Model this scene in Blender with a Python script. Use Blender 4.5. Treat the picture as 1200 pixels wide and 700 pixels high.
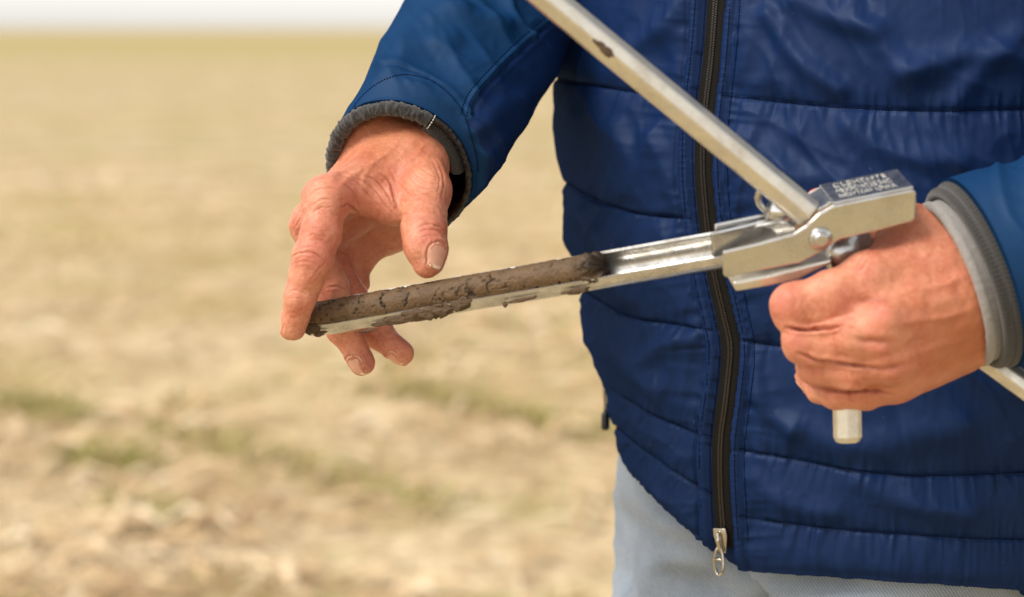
import bpy, math, os, random
import numpy as np
from mathutils import Vector, Matrix, kdtree

# ------------------------------------------------------------------ camera, sky, sun, exposure
for o in list(bpy.data.objects):
    bpy.data.objects.remove(o, do_unlink=True)
SC = bpy.context.scene
COL = SC.collection
HC = 1.22                      # camera height (m)
PITCH = math.radians(6.40)     # looking slightly down
FPX = 85.0 / 36.0 * 1200.0     # focal length in photo pixels (1200 wide)

cam_data = bpy.data.cameras.new('camera')
cam_data.lens = 85.0
cam_data.sensor_width = 36.0
cam_data.clip_start = 0.05
cam_data.clip_end = 6000.0
cam_data.dof.use_dof = True
cam_data.dof.focus_distance = 1.512
cam_data.dof.aperture_fstop = 5.2
cam_data.dof.aperture_blades = 0
cam = bpy.data.objects.new('camera', cam_data)
cam.location = (0, 0, HC)
cam.rotation_euler = (math.pi / 2 - PITCH, 0, 0)
COL.objects.link(cam)
SC.camera = cam

SUN_EL, SUN_AZ = math.radians(50), math.radians(238)   # high hazy sun, behind and to the left of the camera
world = bpy.data.worlds.new('World')
SC.world = world
world.use_nodes = True
wn = world.node_tree
wn.nodes.clear()
w_out = wn.nodes.new('ShaderNodeOutputWorld')
w_bg = wn.nodes.new('ShaderNodeBackground')
w_sky = wn.nodes.new('ShaderNodeTexSky')
w_sky.sky_type = 'NISHITA'
w_sky.sun_disc = False
w_sky.sun_elevation = SUN_EL
w_sky.sun_rotation = SUN_AZ
w_sky.altitude = 300
w_sky.air_density = 1.0
w_sky.dust_density = 1.0
w_sky.ozone_density = 1.0
w_hsv = wn.nodes.new('ShaderNodeHueSaturation')     # thin overcast: the blue washed out of the sky
w_hsv.inputs['Saturation'].default_value = 0.12
w_tint = wn.nodes.new('ShaderNodeMix')
w_tint.data_type = 'RGBA'
w_tint.blend_type = 'MULTIPLY'
w_tint.inputs[0].default_value = 1.0
w_tint.inputs[7].default_value = (1.0, 0.972, 0.935, 1)
wn.links.new(w_sky.outputs[0], w_hsv.inputs['Color'])
wn.links.new(w_hsv.outputs[0], w_tint.inputs[6])
wn.links.new(w_tint.outputs[2], w_bg.inputs['Color'])
w_bg.inputs['Strength'].default_value = 0.095
wn.links.new(w_bg.outputs[0], w_out.inputs['Surface'])

sun_data = bpy.data.lights.new('sun', 'SUN')
sun_data.energy = 1.5
sun_data.angle = math.radians(28)
sun_data.color = (1.0, 0.95, 0.875)
sun = bpy.data.objects.new('sun', sun_data)
# direction towards the sun: azimuth measured clockwise from +Y
sd = Vector((math.sin(SUN_AZ) * math.cos(SUN_EL), math.cos(SUN_AZ) * math.cos(SUN_EL), math.sin(SUN_EL)))
sun.rotation_euler = sd.to_track_quat('Z', 'Y').to_euler()
sun.location = (-3, -3, 6)
COL.objects.link(sun)

SC.view_settings.view_transform = 'Standard'
SC.view_settings.look = 'None'
SC.view_settings.gamma = 1.0
SC.view_settings.exposure = 1.28
SC.view_settings.use_curve_mapping = False
SC.render.engine = 'CYCLES'
SC.cycles.use_denoising = True
SC.cycles.max_bounces = 8

# ------------------------------------------------------------------ helpers
RNG = np.random.default_rng(7)
cR = np.array([1.0, 0, 0])
cF = np.array([0, math.cos(PITCH), -math.sin(PITCH)])
cU = np.array([0, math.sin(PITCH), math.cos(PITCH)])
cO = np.array([0, 0, HC])

def P(px, py, d):
    """point that stands at depth d (m) behind photo pixel px, py"""
    return cO + d * cF + (px - 600) / FPX * d * cR - (py - 350) / FPX * d * cU

def P2(px, py, d):
    return P(px, py, d * 0.963)

def proj(v):
    q = np.asarray(v, float) - cO
    d = q @ cF
    return 600 + FPX * (q @ cR) / d, 350 - FPX * (q @ cU) / d, d

def nz(v):
    v = np.asarray(v, float)
    return v / max(1e-12, np.linalg.norm(v))

def on_plane(px, py, p0, n):
    r = (P(px, py, 1.0) - cO)
    t = np.dot(np.asarray(p0) - cO, n) / np.dot(r, n)
    return cO + r * t

def hash3(ix, iy, iz, seed):
    h = (ix * 374761393 + iy * 668265263 + iz * 2147483647 + seed * 974711) & 0xFFFFFFFF
    h = ((h ^ (h >> 13)) * 1274126177) & 0xFFFFFFFF
    h = (h ^ (h >> 16)) & 0xFFFFFFFF
    return h.astype(np.float64) / 2147483648.0 - 1.0

def noise3(p, seed=0):
    p = np.asarray(p, float)
    i = np.floor(p).astype(np.int64)
    f = p - i
    f = f * f * f * (f * (f * 6 - 15) + 10)
    out = 0
    for dx in (0, 1):
        wx = f[:, 0] if dx else 1 - f[:, 0]
        for dy in (0, 1):
            wy = f[:, 1] if dy else 1 - f[:, 1]
            for dz in (0, 1):
                wz = f[:, 2] if dz else 1 - f[:, 2]
                out = out + wx * wy * wz * hash3(i[:, 0] + dx, i[:, 1] + dy, i[:, 2] + dz, seed)
    return out

def noise2(x, y, seed=0):
    p = np.stack([np.asarray(x, float), np.asarray(y, float), np.full(np.shape(x), 0.37)], -1)
    return noise3(p, seed)

def fbm(p, octaves=3, seed=0, gain=0.5):
    a, s, out = 1.0, 1.0, 0
    for o in range(octaves):
        out = out + a * noise3(np.asarray(p) * s, seed + o)
        a *= gain
        s *= 2.03
    return out

def make_mesh(name, verts, faces, mats, parent=None, smooth=True, matidx=None, attrs=None):
    verts = np.ascontiguousarray(verts, dtype=np.float32)
    me = bpy.data.meshes.new(name)
    if isinstance(faces, np.ndarray):
        n = faces.shape[1]
        me.vertices.add(len(verts))
        me.vertices.foreach_set('co', verts.ravel())
        me.loops.add(faces.size)
        me.loops.foreach_set('vertex_index', faces.astype(np.int32).ravel())
        me.polygons.add(len(faces))
        me.polygons.foreach_set('loop_start', np.arange(0, faces.size, n, dtype=np.int32))
        me.update(calc_edges=True)
    else:
        me.from_pydata(verts.tolist(), [], faces)
        me.update()
    me.validate()
    for m in (mats if isinstance(mats, (list, tuple)) else [mats]):
        me.materials.append(m)
    me.polygons.foreach_set('use_smooth', np.full(len(me.polygons), smooth, dtype=bool))
    if matidx is not None:
        me.polygons.foreach_set('material_index', np.asarray(matidx, dtype=np.int32))
    for k, a in (attrs or {}).items():
        at = me.attributes.new(k, 'FLOAT', 'POINT')
        at.data.foreach_set('value', np.asarray(a, dtype=np.float32))
    me.update()
    ob = bpy.data.objects.new(name, me)
    COL.objects.link(ob)
    if parent is not None:
        ob.parent = parent
    return ob

def empty(name, loc=(0, 0, 0)):
    o = bpy.data.objects.new(name, None)
    o.empty_display_size = 0.05
    COL.objects.link(o)
    o.location = loc
    return o

def reparent(ob, root):
    """children are built in world space: keep them where they stand under a moved empty"""
    ob.parent = root
    ob.matrix_parent_inverse = Matrix.Translation(root.location).inverted() if root.parent is None else Matrix.Identity(4)

def tag(o, label, cat, group=None):
    o['label'] = label
    o['category'] = cat
    if group:
        o['group'] = group

class MB:
    """collects shapes into one mesh"""
    def __init__(s):
        s.v, s.f, s.m, s.n = [], [], [], 0
    def add(s, v, f, mi=0):
        v = np.asarray(v, float)
        s.v.append(v)
        for q in f:
            s.f.append([int(i) + s.n for i in q])
            s.m.append(mi)
        s.n += len(v)
    def build(s, name, mats, parent=None, smooth=True):
        return make_mesh(name, np.concatenate(s.v), s.f, mats, parent, smooth, s.m)

def frame_for(t, up=(0, 0, 1)):
    t = nz(t)
    up = np.asarray(up, float)
    if abs(np.dot(t, up)) > 0.95:
        up = np.array([1.0, 0, 0])
    a = nz(np.cross(up, t))
    b = np.cross(t, a)
    return a, b

def catmull(pts, n):
    pts = np.asarray(pts, float)
    q = np.vstack([2 * pts[0] - pts[1], pts, 2 * pts[-1] - pts[-2]])
    m = len(pts) - 1
    out = []
    for u in np.linspace(0, m, n):
        i = min(int(u), m - 1)
        t = u - i
        p0, p1, p2, p3 = q[i], q[i + 1], q[i + 2], q[i + 3]
        out.append(0.5 * (2 * p1 + (p2 - p0) * t + (2 * p0 - 5 * p1 + 4 * p2 - p3) * t * t + (3 * p1 - p0 - 3 * p2 + p3) * t ** 3))
    return np.array(out)

def tube_mesh(mb, pts, rad, seg=10, cap=True, mi=0, phase=0.0, ry=None, up=(0, 0, 1)):
    pts = np.asarray(pts, float)
    n = len(pts)
    rad = np.full(n, rad) if np.isscalar(rad) else np.asarray(rad)
    ry = 1.0 if ry is None else ry
    vs = []
    for i in range(n):
        t = pts[min(i + 1, n - 1)] - pts[max(i - 1, 0)]
        a, b = frame_for(t, up)
        th = np.arange(seg) * 2 * math.pi / seg + phase
        vs.append(pts[i] + rad[i] * (np.cos(th)[:, None] * a + ry * np.sin(th)[:, None] * b))
    f = []
    for i in range(n - 1):
        for j in range(seg):
            k = (j + 1) % seg
            f.append((i * seg + j, i * seg + k, (i + 1) * seg + k, (i + 1) * seg + j))
    if cap:
        f.append(tuple(range(seg - 1, -1, -1)))
        f.append(tuple((n - 1) * seg + j for j in range(seg)))
    mb.add(np.concatenate(vs), f, mi)

def prism_mesh(mb, front, off, mi=0):
    """solid plate: polygon of 3D points pushed along the vector off"""
    front = np.asarray(front, float)
    n = len(front)
    v = np.vstack([front, front + np.asarray(off)])
    f = [tuple(range(n)), tuple(range(2 * n - 1, n - 1, -1))]
    for i in range(n):
        j = (i + 1) % n
        f.append((i, i + n, j + n, j))
    mb.add(v, f, mi)

def bevel(ob, w=0.0006, seg=2):
    m = ob.modifiers.new('bevel', 'BEVEL')
    m.width = w
    m.segments = seg
    m.limit_method = 'ANGLE'
    m.angle_limit = math.radians(35)
    return ob

def poly_dist(px, py, line):
    """distance to a polyline, arc length along it, signed side"""
    line = np.asarray(line, float)
    best = np.full(np.shape(px), 1e9)
    arc = np.zeros(np.shape(px))
    side = np.zeros(np.shape(px))
    L = 0.0
    for i in range(len(line) - 1):
        a, b = line[i], line[i + 1]
        ab = b - a
        l2 = ab @ ab
        t = np.clip(((px - a[0]) * ab[0] + (py - a[1]) * ab[1]) / l2, 0, 1)
        dx = px - a[0] - t * ab[0]
        dy = py - a[1] - t * ab[1]
        d = np.hypot(dx, dy)
        m = d < best
        best = np.where(m, d, best)
        arc = np.where(m, L + t * math.sqrt(l2), arc)
        side = np.where(m, np.sign(ab[0] * dy - ab[1] * dx), side)
        L += math.sqrt(l2)
    return best, arc, side

def smooth_line(pts, n=40):
    return catmull(np.asarray(pts, float), n)

# ---- implicit surfaces: smooth unions of tapered capsules, skinned with surface nets
def smin(a, b, k):
    h = np.maximum(k - np.abs(a - b), 0) / k
    return np.minimum(a, b) - h * h * k * 0.25

class Field:
    def __init__(s, lo, hi, h):
        s.lo, s.h = np.asarray(lo, float), h
        s.n = [int(math.ceil((hi[i] - lo[i]) / h)) + 1 for i in range(3)]
        s.ax = [(s.lo[i] + h * np.arange(s.n[i])).astype(np.float32) for i in range(3)]
    def new(s):
        return np.full(s.n, 0.05, dtype=np.float32)
    def seg(s, arr, a, b, ra, rb, k, squash=None):
        a, b = np.asarray(a, float), np.asarray(b, float)
        m = max(ra, rb) + k + 3 * s.h
        lo = np.minimum(a, b) - m
        hi = np.maximum(a, b) + m
        sl = []
        for i in range(3):
            i0 = max(0, int((lo[i] - s.lo[i]) / s.h))
            i1 = min(s.n[i], int((hi[i] - s.lo[i]) / s.h) + 2)
            if i1 <= i0:
                return
            sl.append(slice(i0, i1))
        x = s.ax[0][sl[0]][:, None, None] - np.float32(a[0])
        y = s.ax[1][sl[1]][None, :, None] - np.float32(a[1])
        z = s.ax[2][sl[2]][None, None, :] - np.float32(a[2])
        ab = b - a
        l2 = max(float(ab @ ab), 1e-12)
        t = np.clip((x * np.float32(ab[0]) + y * np.float32(ab[1]) + z * np.float32(ab[2])) / np.float32(l2), 0, 1)
        dx, dy, dz = x - t * np.float32(ab[0]), y - t * np.float32(ab[1]), z - t * np.float32(ab[2])
        q = dx * dx + dy * dy + dz * dz
        if squash is not None:
            n, f = nz(squash[0]), squash[1]
            c = dx * np.float32(n[0]) + dy * np.float32(n[1]) + dz * np.float32(n[2])
            q = q + c * c * np.float32(f * f - 1)
        d = np.sqrt(np.maximum(q, 1e-12)) - (np.float32(ra) + t * np.float32(rb - ra))
        arr[tuple(sl)] = smin(arr[tuple(sl)], d, k)
    def sample(s, arr, p):
        q = (np.asarray(p, float) - s.lo) / s.h
        q = np.clip(q, 0, np.array(s.n) - 1.001)
        i = q.astype(int)
        f = q - i
        out = 0
        for dx in (0, 1):
            for dy in (0, 1):
                for dz in (0, 1):
                    w = (f[:, 0] if dx else 1 - f[:, 0]) * (f[:, 1] if dy else 1 - f[:, 1]) * (f[:, 2] if dz else 1 - f[:, 2])
                    out = out + w * arr[i[:, 0] + dx, i[:, 1] + dy, i[:, 2] + dz]
        return out
    def mesh(s, arr):
        sg = arr < 0
        nx, ny, nzz = arr.shape
        cnt = np.zeros((nx - 1, ny - 1, nzz - 1), dtype=np.int8)
        for dx in (0, 1):
            for dy in (0, 1):
                for dz in (0, 1):
                    cnt += sg[dx:nx - 1 + dx, dy:ny - 1 + dy, dz:nzz - 1 + dz]
        act = (cnt > 0) & (cnt < 8)
        idx = np.argwhere(act)
        ids = np.full(act.shape, -1, dtype=np.int64)
        ids[act] = np.arange(len(idx))
        corners = {}
        for dx in (0, 1):
            for dy in (0, 1):
                for dz in (0, 1):
                    corners[(dx, dy, dz)] = arr[idx[:, 0] + dx, idx[:, 1] + dy, idx[:, 2] + dz].astype(float)
        acc = np.zeros((len(idx), 3))
        num = np.zeros(len(idx))
        for ax in range(3):
            for u in (0, 1):
                for v in (0, 1):
                    c0 = [u, v]
                    c0.insert(ax, 0)
                    c1 = [u, v]
                    c1.insert(ax, 1)
                    a, b = corners[tuple(c0)], corners[tuple(c1)]
                    m = (a < 0) != (b < 0)
                    t = np.where(m, a / np.where(m, a - b, 1), 0)
                    pt = np.tile(np.array(c0, float), (len(idx), 1))
                    pt[:, ax] = t
                    acc[m] += pt[m]
                    num[m] += 1
        verts = s.lo + s.h * (idx + acc / num[:, None])
        faces = []
        for ax in range(3):
            a = [slice(None)] * 3
            b = [slice(None)] * 3
            a[ax] = slice(0, -1)
            b[ax] = slice(1, None)
            cr = sg[tuple(a)] != sg[tuple(b)]
            e = np.argwhere(cr)
            o1, o2 = [(1, 2), (2, 0), (0, 1)][ax]
            ok = (e[:, o1] > 0) & (e[:, o2] > 0) & (e[:, o1] < arr.shape[o1] - 1) & (e[:, o2] < arr.shape[o2] - 1)
            e = e[ok]
            q = []
            for s1, s2 in ((-1, -1), (0, -1), (0, 0), (-1, 0)):
                c = e.copy()
                c[:, o1] += s1
                c[:, o2] += s2
                q.append(ids[c[:, 0], c[:, 1], c[:, 2]])
            q = np.stack(q, 1)
            inside = sg[e[:, 0], e[:, 1], e[:, 2]]
            q[~inside] = q[~inside][:, ::-1]
            faces.append(q)
        faces = np.concatenate(faces)
        used, inv = np.unique(faces, return_inverse=True)
        return verts[used], inv.reshape(faces.shape)

def vert_normals(v, f):
    fn = np.cross(v[f[:, 2]] - v[f[:, 0]], v[f[:, 3]] - v[f[:, 1]])
    n = np.zeros_like(v)
    for k in range(4):
        for c in range(3):
            n[:, c] += np.bincount(f[:, k], fn[:, c], len(v))
    return n / np.maximum(1e-12, np.linalg.norm(n, axis=1))[:, None]

def relax(v, f, it=2, lam=0.5):
    for _ in range(it):
        acc = np.zeros_like(v)
        num = np.zeros(len(v))
        for k in range(4):
            i, j = f[:, k], f[:, (k + 1) % 4]
            for c in range(3):
                acc[:, c] += np.bincount(i, v[j, c], len(v))
            num += np.bincount(i, minlength=len(v))
        v = v + lam * (acc / np.maximum(num, 1)[:, None] - v)
    return v

# ------------------------------------------------------------------ materials
class NT:
    def __init__(s, name):
        s.mat = bpy.data.materials.new(name)
        s.mat.use_nodes = True
        s.t = s.mat.node_tree
        s.t.nodes.clear()
        s.out = s.t.nodes.new('ShaderNodeOutputMaterial')
        s.b = s.t.nodes.new('ShaderNodeBsdfPrincipled')
        s.t.links.new(s.b.outputs[0], s.out.inputs[0])
    def n(s, kind, **kw):
        nd = s.t.nodes.new('ShaderNode' + kind)
        for k, v in kw.items():
            if k.startswith('i_'):
                nd.inputs[k[2:].replace('_', ' ')].default_value = v
            else:
                setattr(nd, k, v)
        return nd
    def l(s, a, b):
        s.t.links.new(a, b)
    def set(s, **kw):
        for k, v in kw.items():
            s.b.inputs[k.replace('_', ' ')].default_value = v
        return s
    def coord(s, scale=(1, 1, 1), rot=(0, 0, 0)):
        tc = s.n('TexCoord')
        mp = s.n('Mapping')
        mp.inputs['Scale'].default_value = scale
        mp.inputs['Rotation'].default_value = rot
        s.l(tc.outputs['Object'], mp.inputs['Vector'])
        return mp.outputs[0]
    def noise(s, vec, scale, detail=3, rough=0.5, dist=0.0):
        nd = s.n('TexNoise')
        nd.inputs['Scale'].default_value = scale
        nd.inputs['Detail'].default_value = detail
        nd.inputs['Roughness'].default_value = rough
        nd.inputs['Distortion'].default_value = dist
        s.l(vec, nd.inputs['Vector'])
        return nd.outputs[0]
    def vor(s, vec, scale, feature='F1', out=0, rand=1.0):
        nd = s.n('TexVoronoi')
        nd.feature = feature
        nd.inputs['Scale'].default_value = scale
        nd.inputs['Randomness'].default_value = rand
        s.l(vec, nd.inputs['Vector'])
        return nd.outputs[out]
    def ramp(s, fac, stops, interp='LINEAR'):
        nd = s.n('ValToRGB')
        nd.color_ramp.interpolation = interp
        e = nd.color_ramp.elements
        while len(e) < len(stops):
            e.new(0.5)
        for el, (p, c) in zip(e, stops):
            el.position = p
            el.color = (c, c, c, 1) if np.isscalar(c) else (*c[:3], 1)
        s.l(fac, nd.inputs[0])
        return nd.outputs[0]
    def mix(s, fac, a, b, mode='MIX'):
        nd = s.n('Mix', data_type='RGBA', blend_type=mode)
        for sock, v in ((0, fac), (6, a), (7, b)):
            if hasattr(v, 'is_output'):
                s.l(v, nd.inputs[sock])
            else:
                nd.inputs[sock].default_value = v if np.isscalar(v) else (*v[:3], 1)
        return nd.outputs[2]
    def math(s, op, a, b=0.0, clamp=False):
        nd = s.n('Math', operation=op, use_clamp=clamp)
        for i, v in enumerate((a, b)):
            if hasattr(v, 'is_output'):
                s.l(v, nd.inputs[i])
            else:
                nd.inputs[i].default_value = v
        return nd.outputs[0]
    def attr(s, name):
        nd = s.n('Attribute')
        nd.attribute_name = name
        return nd.outputs['Fac']
    def bump(s, h, strength=0.3, dist=0.001, prev=None):
        nd = s.n('Bump')
        nd.inputs['Strength'].default_value = strength
        nd.inputs['Distance'].default_value = dist
        s.l(h, nd.inputs['Height'])
        if prev is not None:
            s.l(prev, nd.inputs['Normal'])
        s.l(nd.outputs[0], s.b.inputs['Normal'])
        return nd.outputs[0]
    def color(s, c):
        s.l(c, s.b.inputs['Base Color'])
        return s
    def rough(s, r):
        s.l(r, s.b.inputs['Roughness'])
        return s

def lin(r, g, b):
    f = lambda c: ((c / 255 + 0.055) / 1.055) ** 2.4 if c > 10 else c / 255 / 12.92
    return (f(r), f(g), f(b))

def skin_mat(name, base, deep, pale):
    m = NT(name)
    v = m.coord()
    big = m.ramp(m.noise(v, 48, 4, 0.65), [(0.38, 0), (0.64, 1)])
    c = m.mix(big, base, deep)
    fine = m.ramp(m.noise(v, 420, 3, 0.65), [(0.35, 0), (0.75, 1)])
    c = m.mix(m.math('MULTIPLY', fine, 0.35), c, pale)
    c = m.mix(m.math('MULTIPLY', m.attr('red'), 0.80, True), c, (0.52, 0.150, 0.105))
    c = m.mix(m.math('MULTIPLY', m.attr('tan'), m.ramp(m.noise(v, 30, 3), [(0.3, 0.6), (0.6, 1)])), c, lin(172, 100, 62))  # tanned wrist skin, and shade painted into the colour of the fist
    fr = m.ramp(m.noise(v, 150, 2, 0.4), [(0.66, 0), (0.74, 0.4)])
    c = m.mix(fr, c, lin(168, 92, 60))
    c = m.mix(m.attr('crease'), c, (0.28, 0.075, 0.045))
    c = m.mix(m.attr('dirt'), c, (0.16, 0.075, 0.035))
    m.color(c)
    m.set(Subsurface_Weight=0.10, Subsurface_Radius=(0.9, 0.32, 0.16), Subsurface_Scale=0.004, Roughness=0.47,
          Specular_IOR_Level=0.42)
    m.rough(m.ramp(m.noise(v, 260, 3), [(0.3, 0.34), (0.7, 0.52)]))
    # fine crossed skin lines
    sk = m.vor(m.coord((1, 1, 1)), 720, 'DISTANCE_TO_EDGE')
    skl = m.ramp(sk, [(0.0, 0), (0.10, 1)])
    st = m.noise(m.coord((260, 260, 900), (0.5, 0.4, 0.6)), 1.0, 3, 0.6, 0.6)
    p = m.bump(skl, 0.32, 0.0004)
    p = m.bump(st, 0.5, 0.0007, p)
    m.bump(m.noise(v, 1500, 2, 0.6), 0.25, 0.0003, p)
    return m.mat

M = {}
M['skin'] = skin_mat('skin', lin(207, 136, 104), lin(182, 99, 71), lin(224, 172, 144))
m = NT('nail')
v = m.coord()
m.color(m.mix(m.attr('edge'), m.mix(m.noise(v, 300, 2), lin(222, 170, 146), lin(206, 150, 126)), lin(236, 210, 180)))
m.set(Roughness=0.3, Subsurface_Weight=0.15, Subsurface_Radius=(0.8, 0.35, 0.2), Subsurface_Scale=0.002)
m.bump(m.noise(m.coord((1400, 300, 300)), 1, 2), 0.1, 0.0002)
M['nail'] = m.mat

def nylon(name, c1, c2, rough, weave=2200, bump=0.12, fine=0.03, gloss=0.03):
    m = NT(name)
    v = m.coord()
    n1 = m.ramp(m.noise(v, 14, 4, 0.6), [(0.3, 0), (0.7, 1)])
    c = m.mix(n1, c1, c2)
    # threads of the weave
    wv = m.n('TexWave', wave_type='BANDS', bands_direction='X')
    wv.inputs['Scale'].default_value = weave / 6.0
    m.l(v, wv.inputs['Vector'])
    wz = m.n('TexWave', wave_type='BANDS', bands_direction='Z')
    wz.inputs['Scale'].default_value = weave / 6.0
    m.l(v, wz.inputs['Vector'])
    w = m.math('MULTIPLY', wv.outputs['Fac'], wz.outputs['Fac'])
    c = m.mix(m.math('MULTIPLY', w, 0.25), c, tuple(min(1, q * 1.9 + 0.004) for q in c1))
    # lint and rubbed spots
    sp = m.ramp(m.noise(v, 380, 2, 0.5), [(0.74, 0), (0.80, 0.35)])
    c = m.mix(sp, c, (0.12, 0.15, 0.24))
    m.color(c)
    m.set(Roughness=0.9, Specular_IOR_Level=0.0)
    cr = m.noise(m.coord((1, 1, 0.55)), 120, 5, 0.62, 0.8)
    p = m.bump(cr, bump, 0.004)
    p = m.bump(w, fine, 0.0006, p)
    gl = m.n('BsdfGlossy')
    gl.inputs['Color'].default_value = (0.75, 0.85, 1.0, 1)
    m.l(m.ramp(m.noise(v, 30, 4), [(0.3, rough - 0.05), (0.7, rough + 0.1)]), gl.inputs['Roughness'])
    m.l(p, gl.inputs['Normal'])
    ms = m.n('MixShader')
    ms.inputs[0].default_value = gloss
    m.l(m.b.outputs[0], ms.inputs[1])
    m.l(gl.outputs[0], ms.inputs[2])
    m.l(ms.outputs[0], m.out.inputs[0])
    return m.mat

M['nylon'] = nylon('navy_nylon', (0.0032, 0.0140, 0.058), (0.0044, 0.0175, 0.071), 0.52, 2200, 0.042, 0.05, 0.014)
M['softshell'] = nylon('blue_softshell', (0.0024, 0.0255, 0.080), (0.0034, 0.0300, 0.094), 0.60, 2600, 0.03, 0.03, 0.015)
m = NT('navy_thread')
m.set(Base_Color=(0.0015, 0.005, 0.024, 1), Roughness=0.9, Specular_IOR_Level=0.05)
M['thread'] = m.mat
m = NT('pale_thread')
m.set(Base_Color=(0.55, 0.52, 0.50, 1), Roughness=0.8)
M['pale_thread'] = m.mat
m = NT('black_lining')
v = m.coord()
m.color(m.mix(m.noise(v, 60, 3), (0.004, 0.004, 0.005), (0.010, 0.010, 0.012)))
m.set(Roughness=0.38)
m.bump(m.noise(v, 90, 4, 0.6), 0.4, 0.004)
M['lining'] = m.mat

def knit(name, c1, c2, scale, bump):
    m = NT(name)
    v = m.coord()
    nn = m.noise(v, scale, 3, 0.7)
    c = m.mix(m.ramp(nn, [(0.35, 0), (0.65, 1)]), c1, c2)
    m.color(c)
    m.set(Roughness=0.95, Sheen_Weight=0.3, Sheen_Roughness=0.6)
    m.bump(nn, bump, 0.0012)
    return m.mat
M['fleece'] = knit('charcoal_fleece', lin(12, 11, 10), lin(38, 33, 29), 900, 0.9)
M['ribknit'] = knit('brown_grey_rib', lin(19, 17, 15), lin(43, 38, 33), 1400, 0.5)
M['shirt'] = knit('grey_marl', lin(116, 112, 108), lin(150, 145, 140), 1500, 0.3)

m = NT('zipper_tape')
v = m.coord()
wv = m.n('TexWave', wave_type='BANDS', bands_direction='Z')
wv.inputs['Scale'].default_value = 330
m.l(v, wv.outputs['Fac'].node.inputs['Vector'])
m.color(m.mix(wv.outputs['Fac'], (0.006, 0.0055, 0.005), (0.014, 0.0125, 0.011)))
m.set(Roughness=0.85, Specular_IOR_Level=0.1)
m.bump(wv.outputs['Fac'], 0.4, 0.0006)
M['tape'] = m.mat
m = NT('zipper_teeth')
m.set(Base_Color=(0.026, 0.020, 0.013, 1), Roughness=0.42, Specular_IOR_Level=0.5)
M['teeth'] = m.mat
m = NT('brass_metal')
v = m.coord()
m.color(m.mix(m.noise(v, 200, 3), (0.42, 0.38, 0.32), (0.54, 0.50, 0.43)))
m.set(Metallic=1.0, Roughness=0.28)
M['brass'] = m.mat

def metal(name, c1, c2, rough, grime=0.35, brushed=(1, 1, 1), film=0.0):
    m = NT(name)
    v = m.coord()
    n1 = m.noise(v, 45, 5, 0.65)
    g = m.ramp(n1, [(0.52, 0), (0.78, grime)])
    fine = m.noise(v, 700, 3, 0.7)
    c = m.mix(m.noise(v, 90, 3), c1, c2)
    c = m.mix(g, c, (0.22, 0.17, 0.11))
    c = m.mix(m.ramp(fine, [(0.66, 0), (0.74, 0.5)]), c, (0.17, 0.13, 0.085))
    if film:
        fl = m.ramp(m.noise(v, 70, 6, 0.75), [(0.40, 0), (0.62, film)])
        c = m.mix(fl, c, (0.20, 0.155, 0.10))
        m.l(m.math('SUBTRACT', 1.0, m.math('MULTIPLY', fl, 0.8)), m.b.inputs['Metallic'])
    m.color(c)
    m.set(Metallic=1.0, Roughness=rough)
    m.rough(m.ramp(n1, [(0.3, rough - 0.07), (0.75, rough + 0.14)]))
    m.bump(m.noise(m.coord(brushed), 800, 3, 0.6), 0.08, 0.0003)
    return m.mat
M['chrome'] = metal('chromed_steel', (0.58, 0.58, 0.58), (0.67, 0.67, 0.66), 0.22, 0.40, (1, 1, 1), 0.14)
M['satin'] = metal('satin_steel', (0.72, 0.69, 0.62), (0.80, 0.77, 0.70), 0.33, 0.40, (1, 1, 1), 0.25)
M['tube'] = metal('worn_plated_tube', (0.62, 0.61, 0.58), (0.70, 0.69, 0.66), 0.25, 0.45, (1, 1, 1), 0.5)
m = NT('stamped_letters')
v = m.coord()
m.color(m.mix(m.ramp(m.noise(v, 700, 3, 0.7), [(0.44, 0), (0.56, 1)]), (0.06, 0.065, 0.08), (0.60, 0.58, 0.52)))
m.set(Roughness=0.7)
M['letter'] = m.mat

m = NT('soil_core')
v = m.coord()
ax = m.coord()
n1 = m.noise(v, 120, 5, 0.65)
c = m.mix(m.ramp(n1, [(0.3, 0), (0.7, 1)]), lin(80, 59, 36), lin(101, 77, 50))
n2 = m.noise(v, 700, 4, 0.7)
c = m.mix(m.ramp(n2, [(0.5, 0), (0.8, 0.6)]), c, lin(72, 52, 28))
c = m.mix(m.attr('crack'), c, lin(30, 19, 7))
m.color(c)
m.set(Roughness=0.62, Specular_IOR_Level=0.4)
p = m.bump(n2, 0.35, 0.0008)
m.bump(n1, 0.2, 0.002, p)
M['soil'] = m.mat
m = NT('dark_mud')
v = m.coord()
n1 = m.noise(v, 500, 5, 0.7)
m.color(m.mix(n1, lin(56, 39, 20), lin(98, 72, 42)))
m.set(Roughness=0.6)
m.bump(n1, 0.8, 0.0015)
M['mud'] = m.mat

m = NT('washed_denim')
v = m.coord()
twn = m.n('TexWave', wave_type='BANDS', bands_direction='X')
twn.inputs['Scale'].default_value = 170
twn.inputs['Distortion'].default_value = 2.0
twn.inputs['Detail Scale'].default_value = 3.0
m.l(m.coord((1, 1, 1), (0, 0.62, 0)), twn.inputs['Vector'])
tw = m.math('ADD', m.math('MULTIPLY', twn.outputs['Fac'], 0.6), m.math('MULTIPLY', m.noise(v, 700, 2, 0.6), 0.4))
fade = m.ramp(m.noise(v, 12, 4, 0.6), [(0.3, 0), (0.72, 1)])
c = m.mix(fade, lin(98, 113, 134), lin(142, 153, 166))
c = m.mix(m.ramp(tw, [(0.4, 0), (0.7, 0.30)]), c, lin(196, 198, 200))
m.color(c)
m.set(Roughness=0.9)
m.bump(tw, 0.12, 0.0006)
M['denim'] = m.mat
m = NT('brown_leather')
v = m.coord()
m.color(m.mix(m.noise(v, 40, 4), (0.07, 0.035, 0.017), (0.11, 0.06, 0.03)))
m.set(Roughness=0.55)
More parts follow.
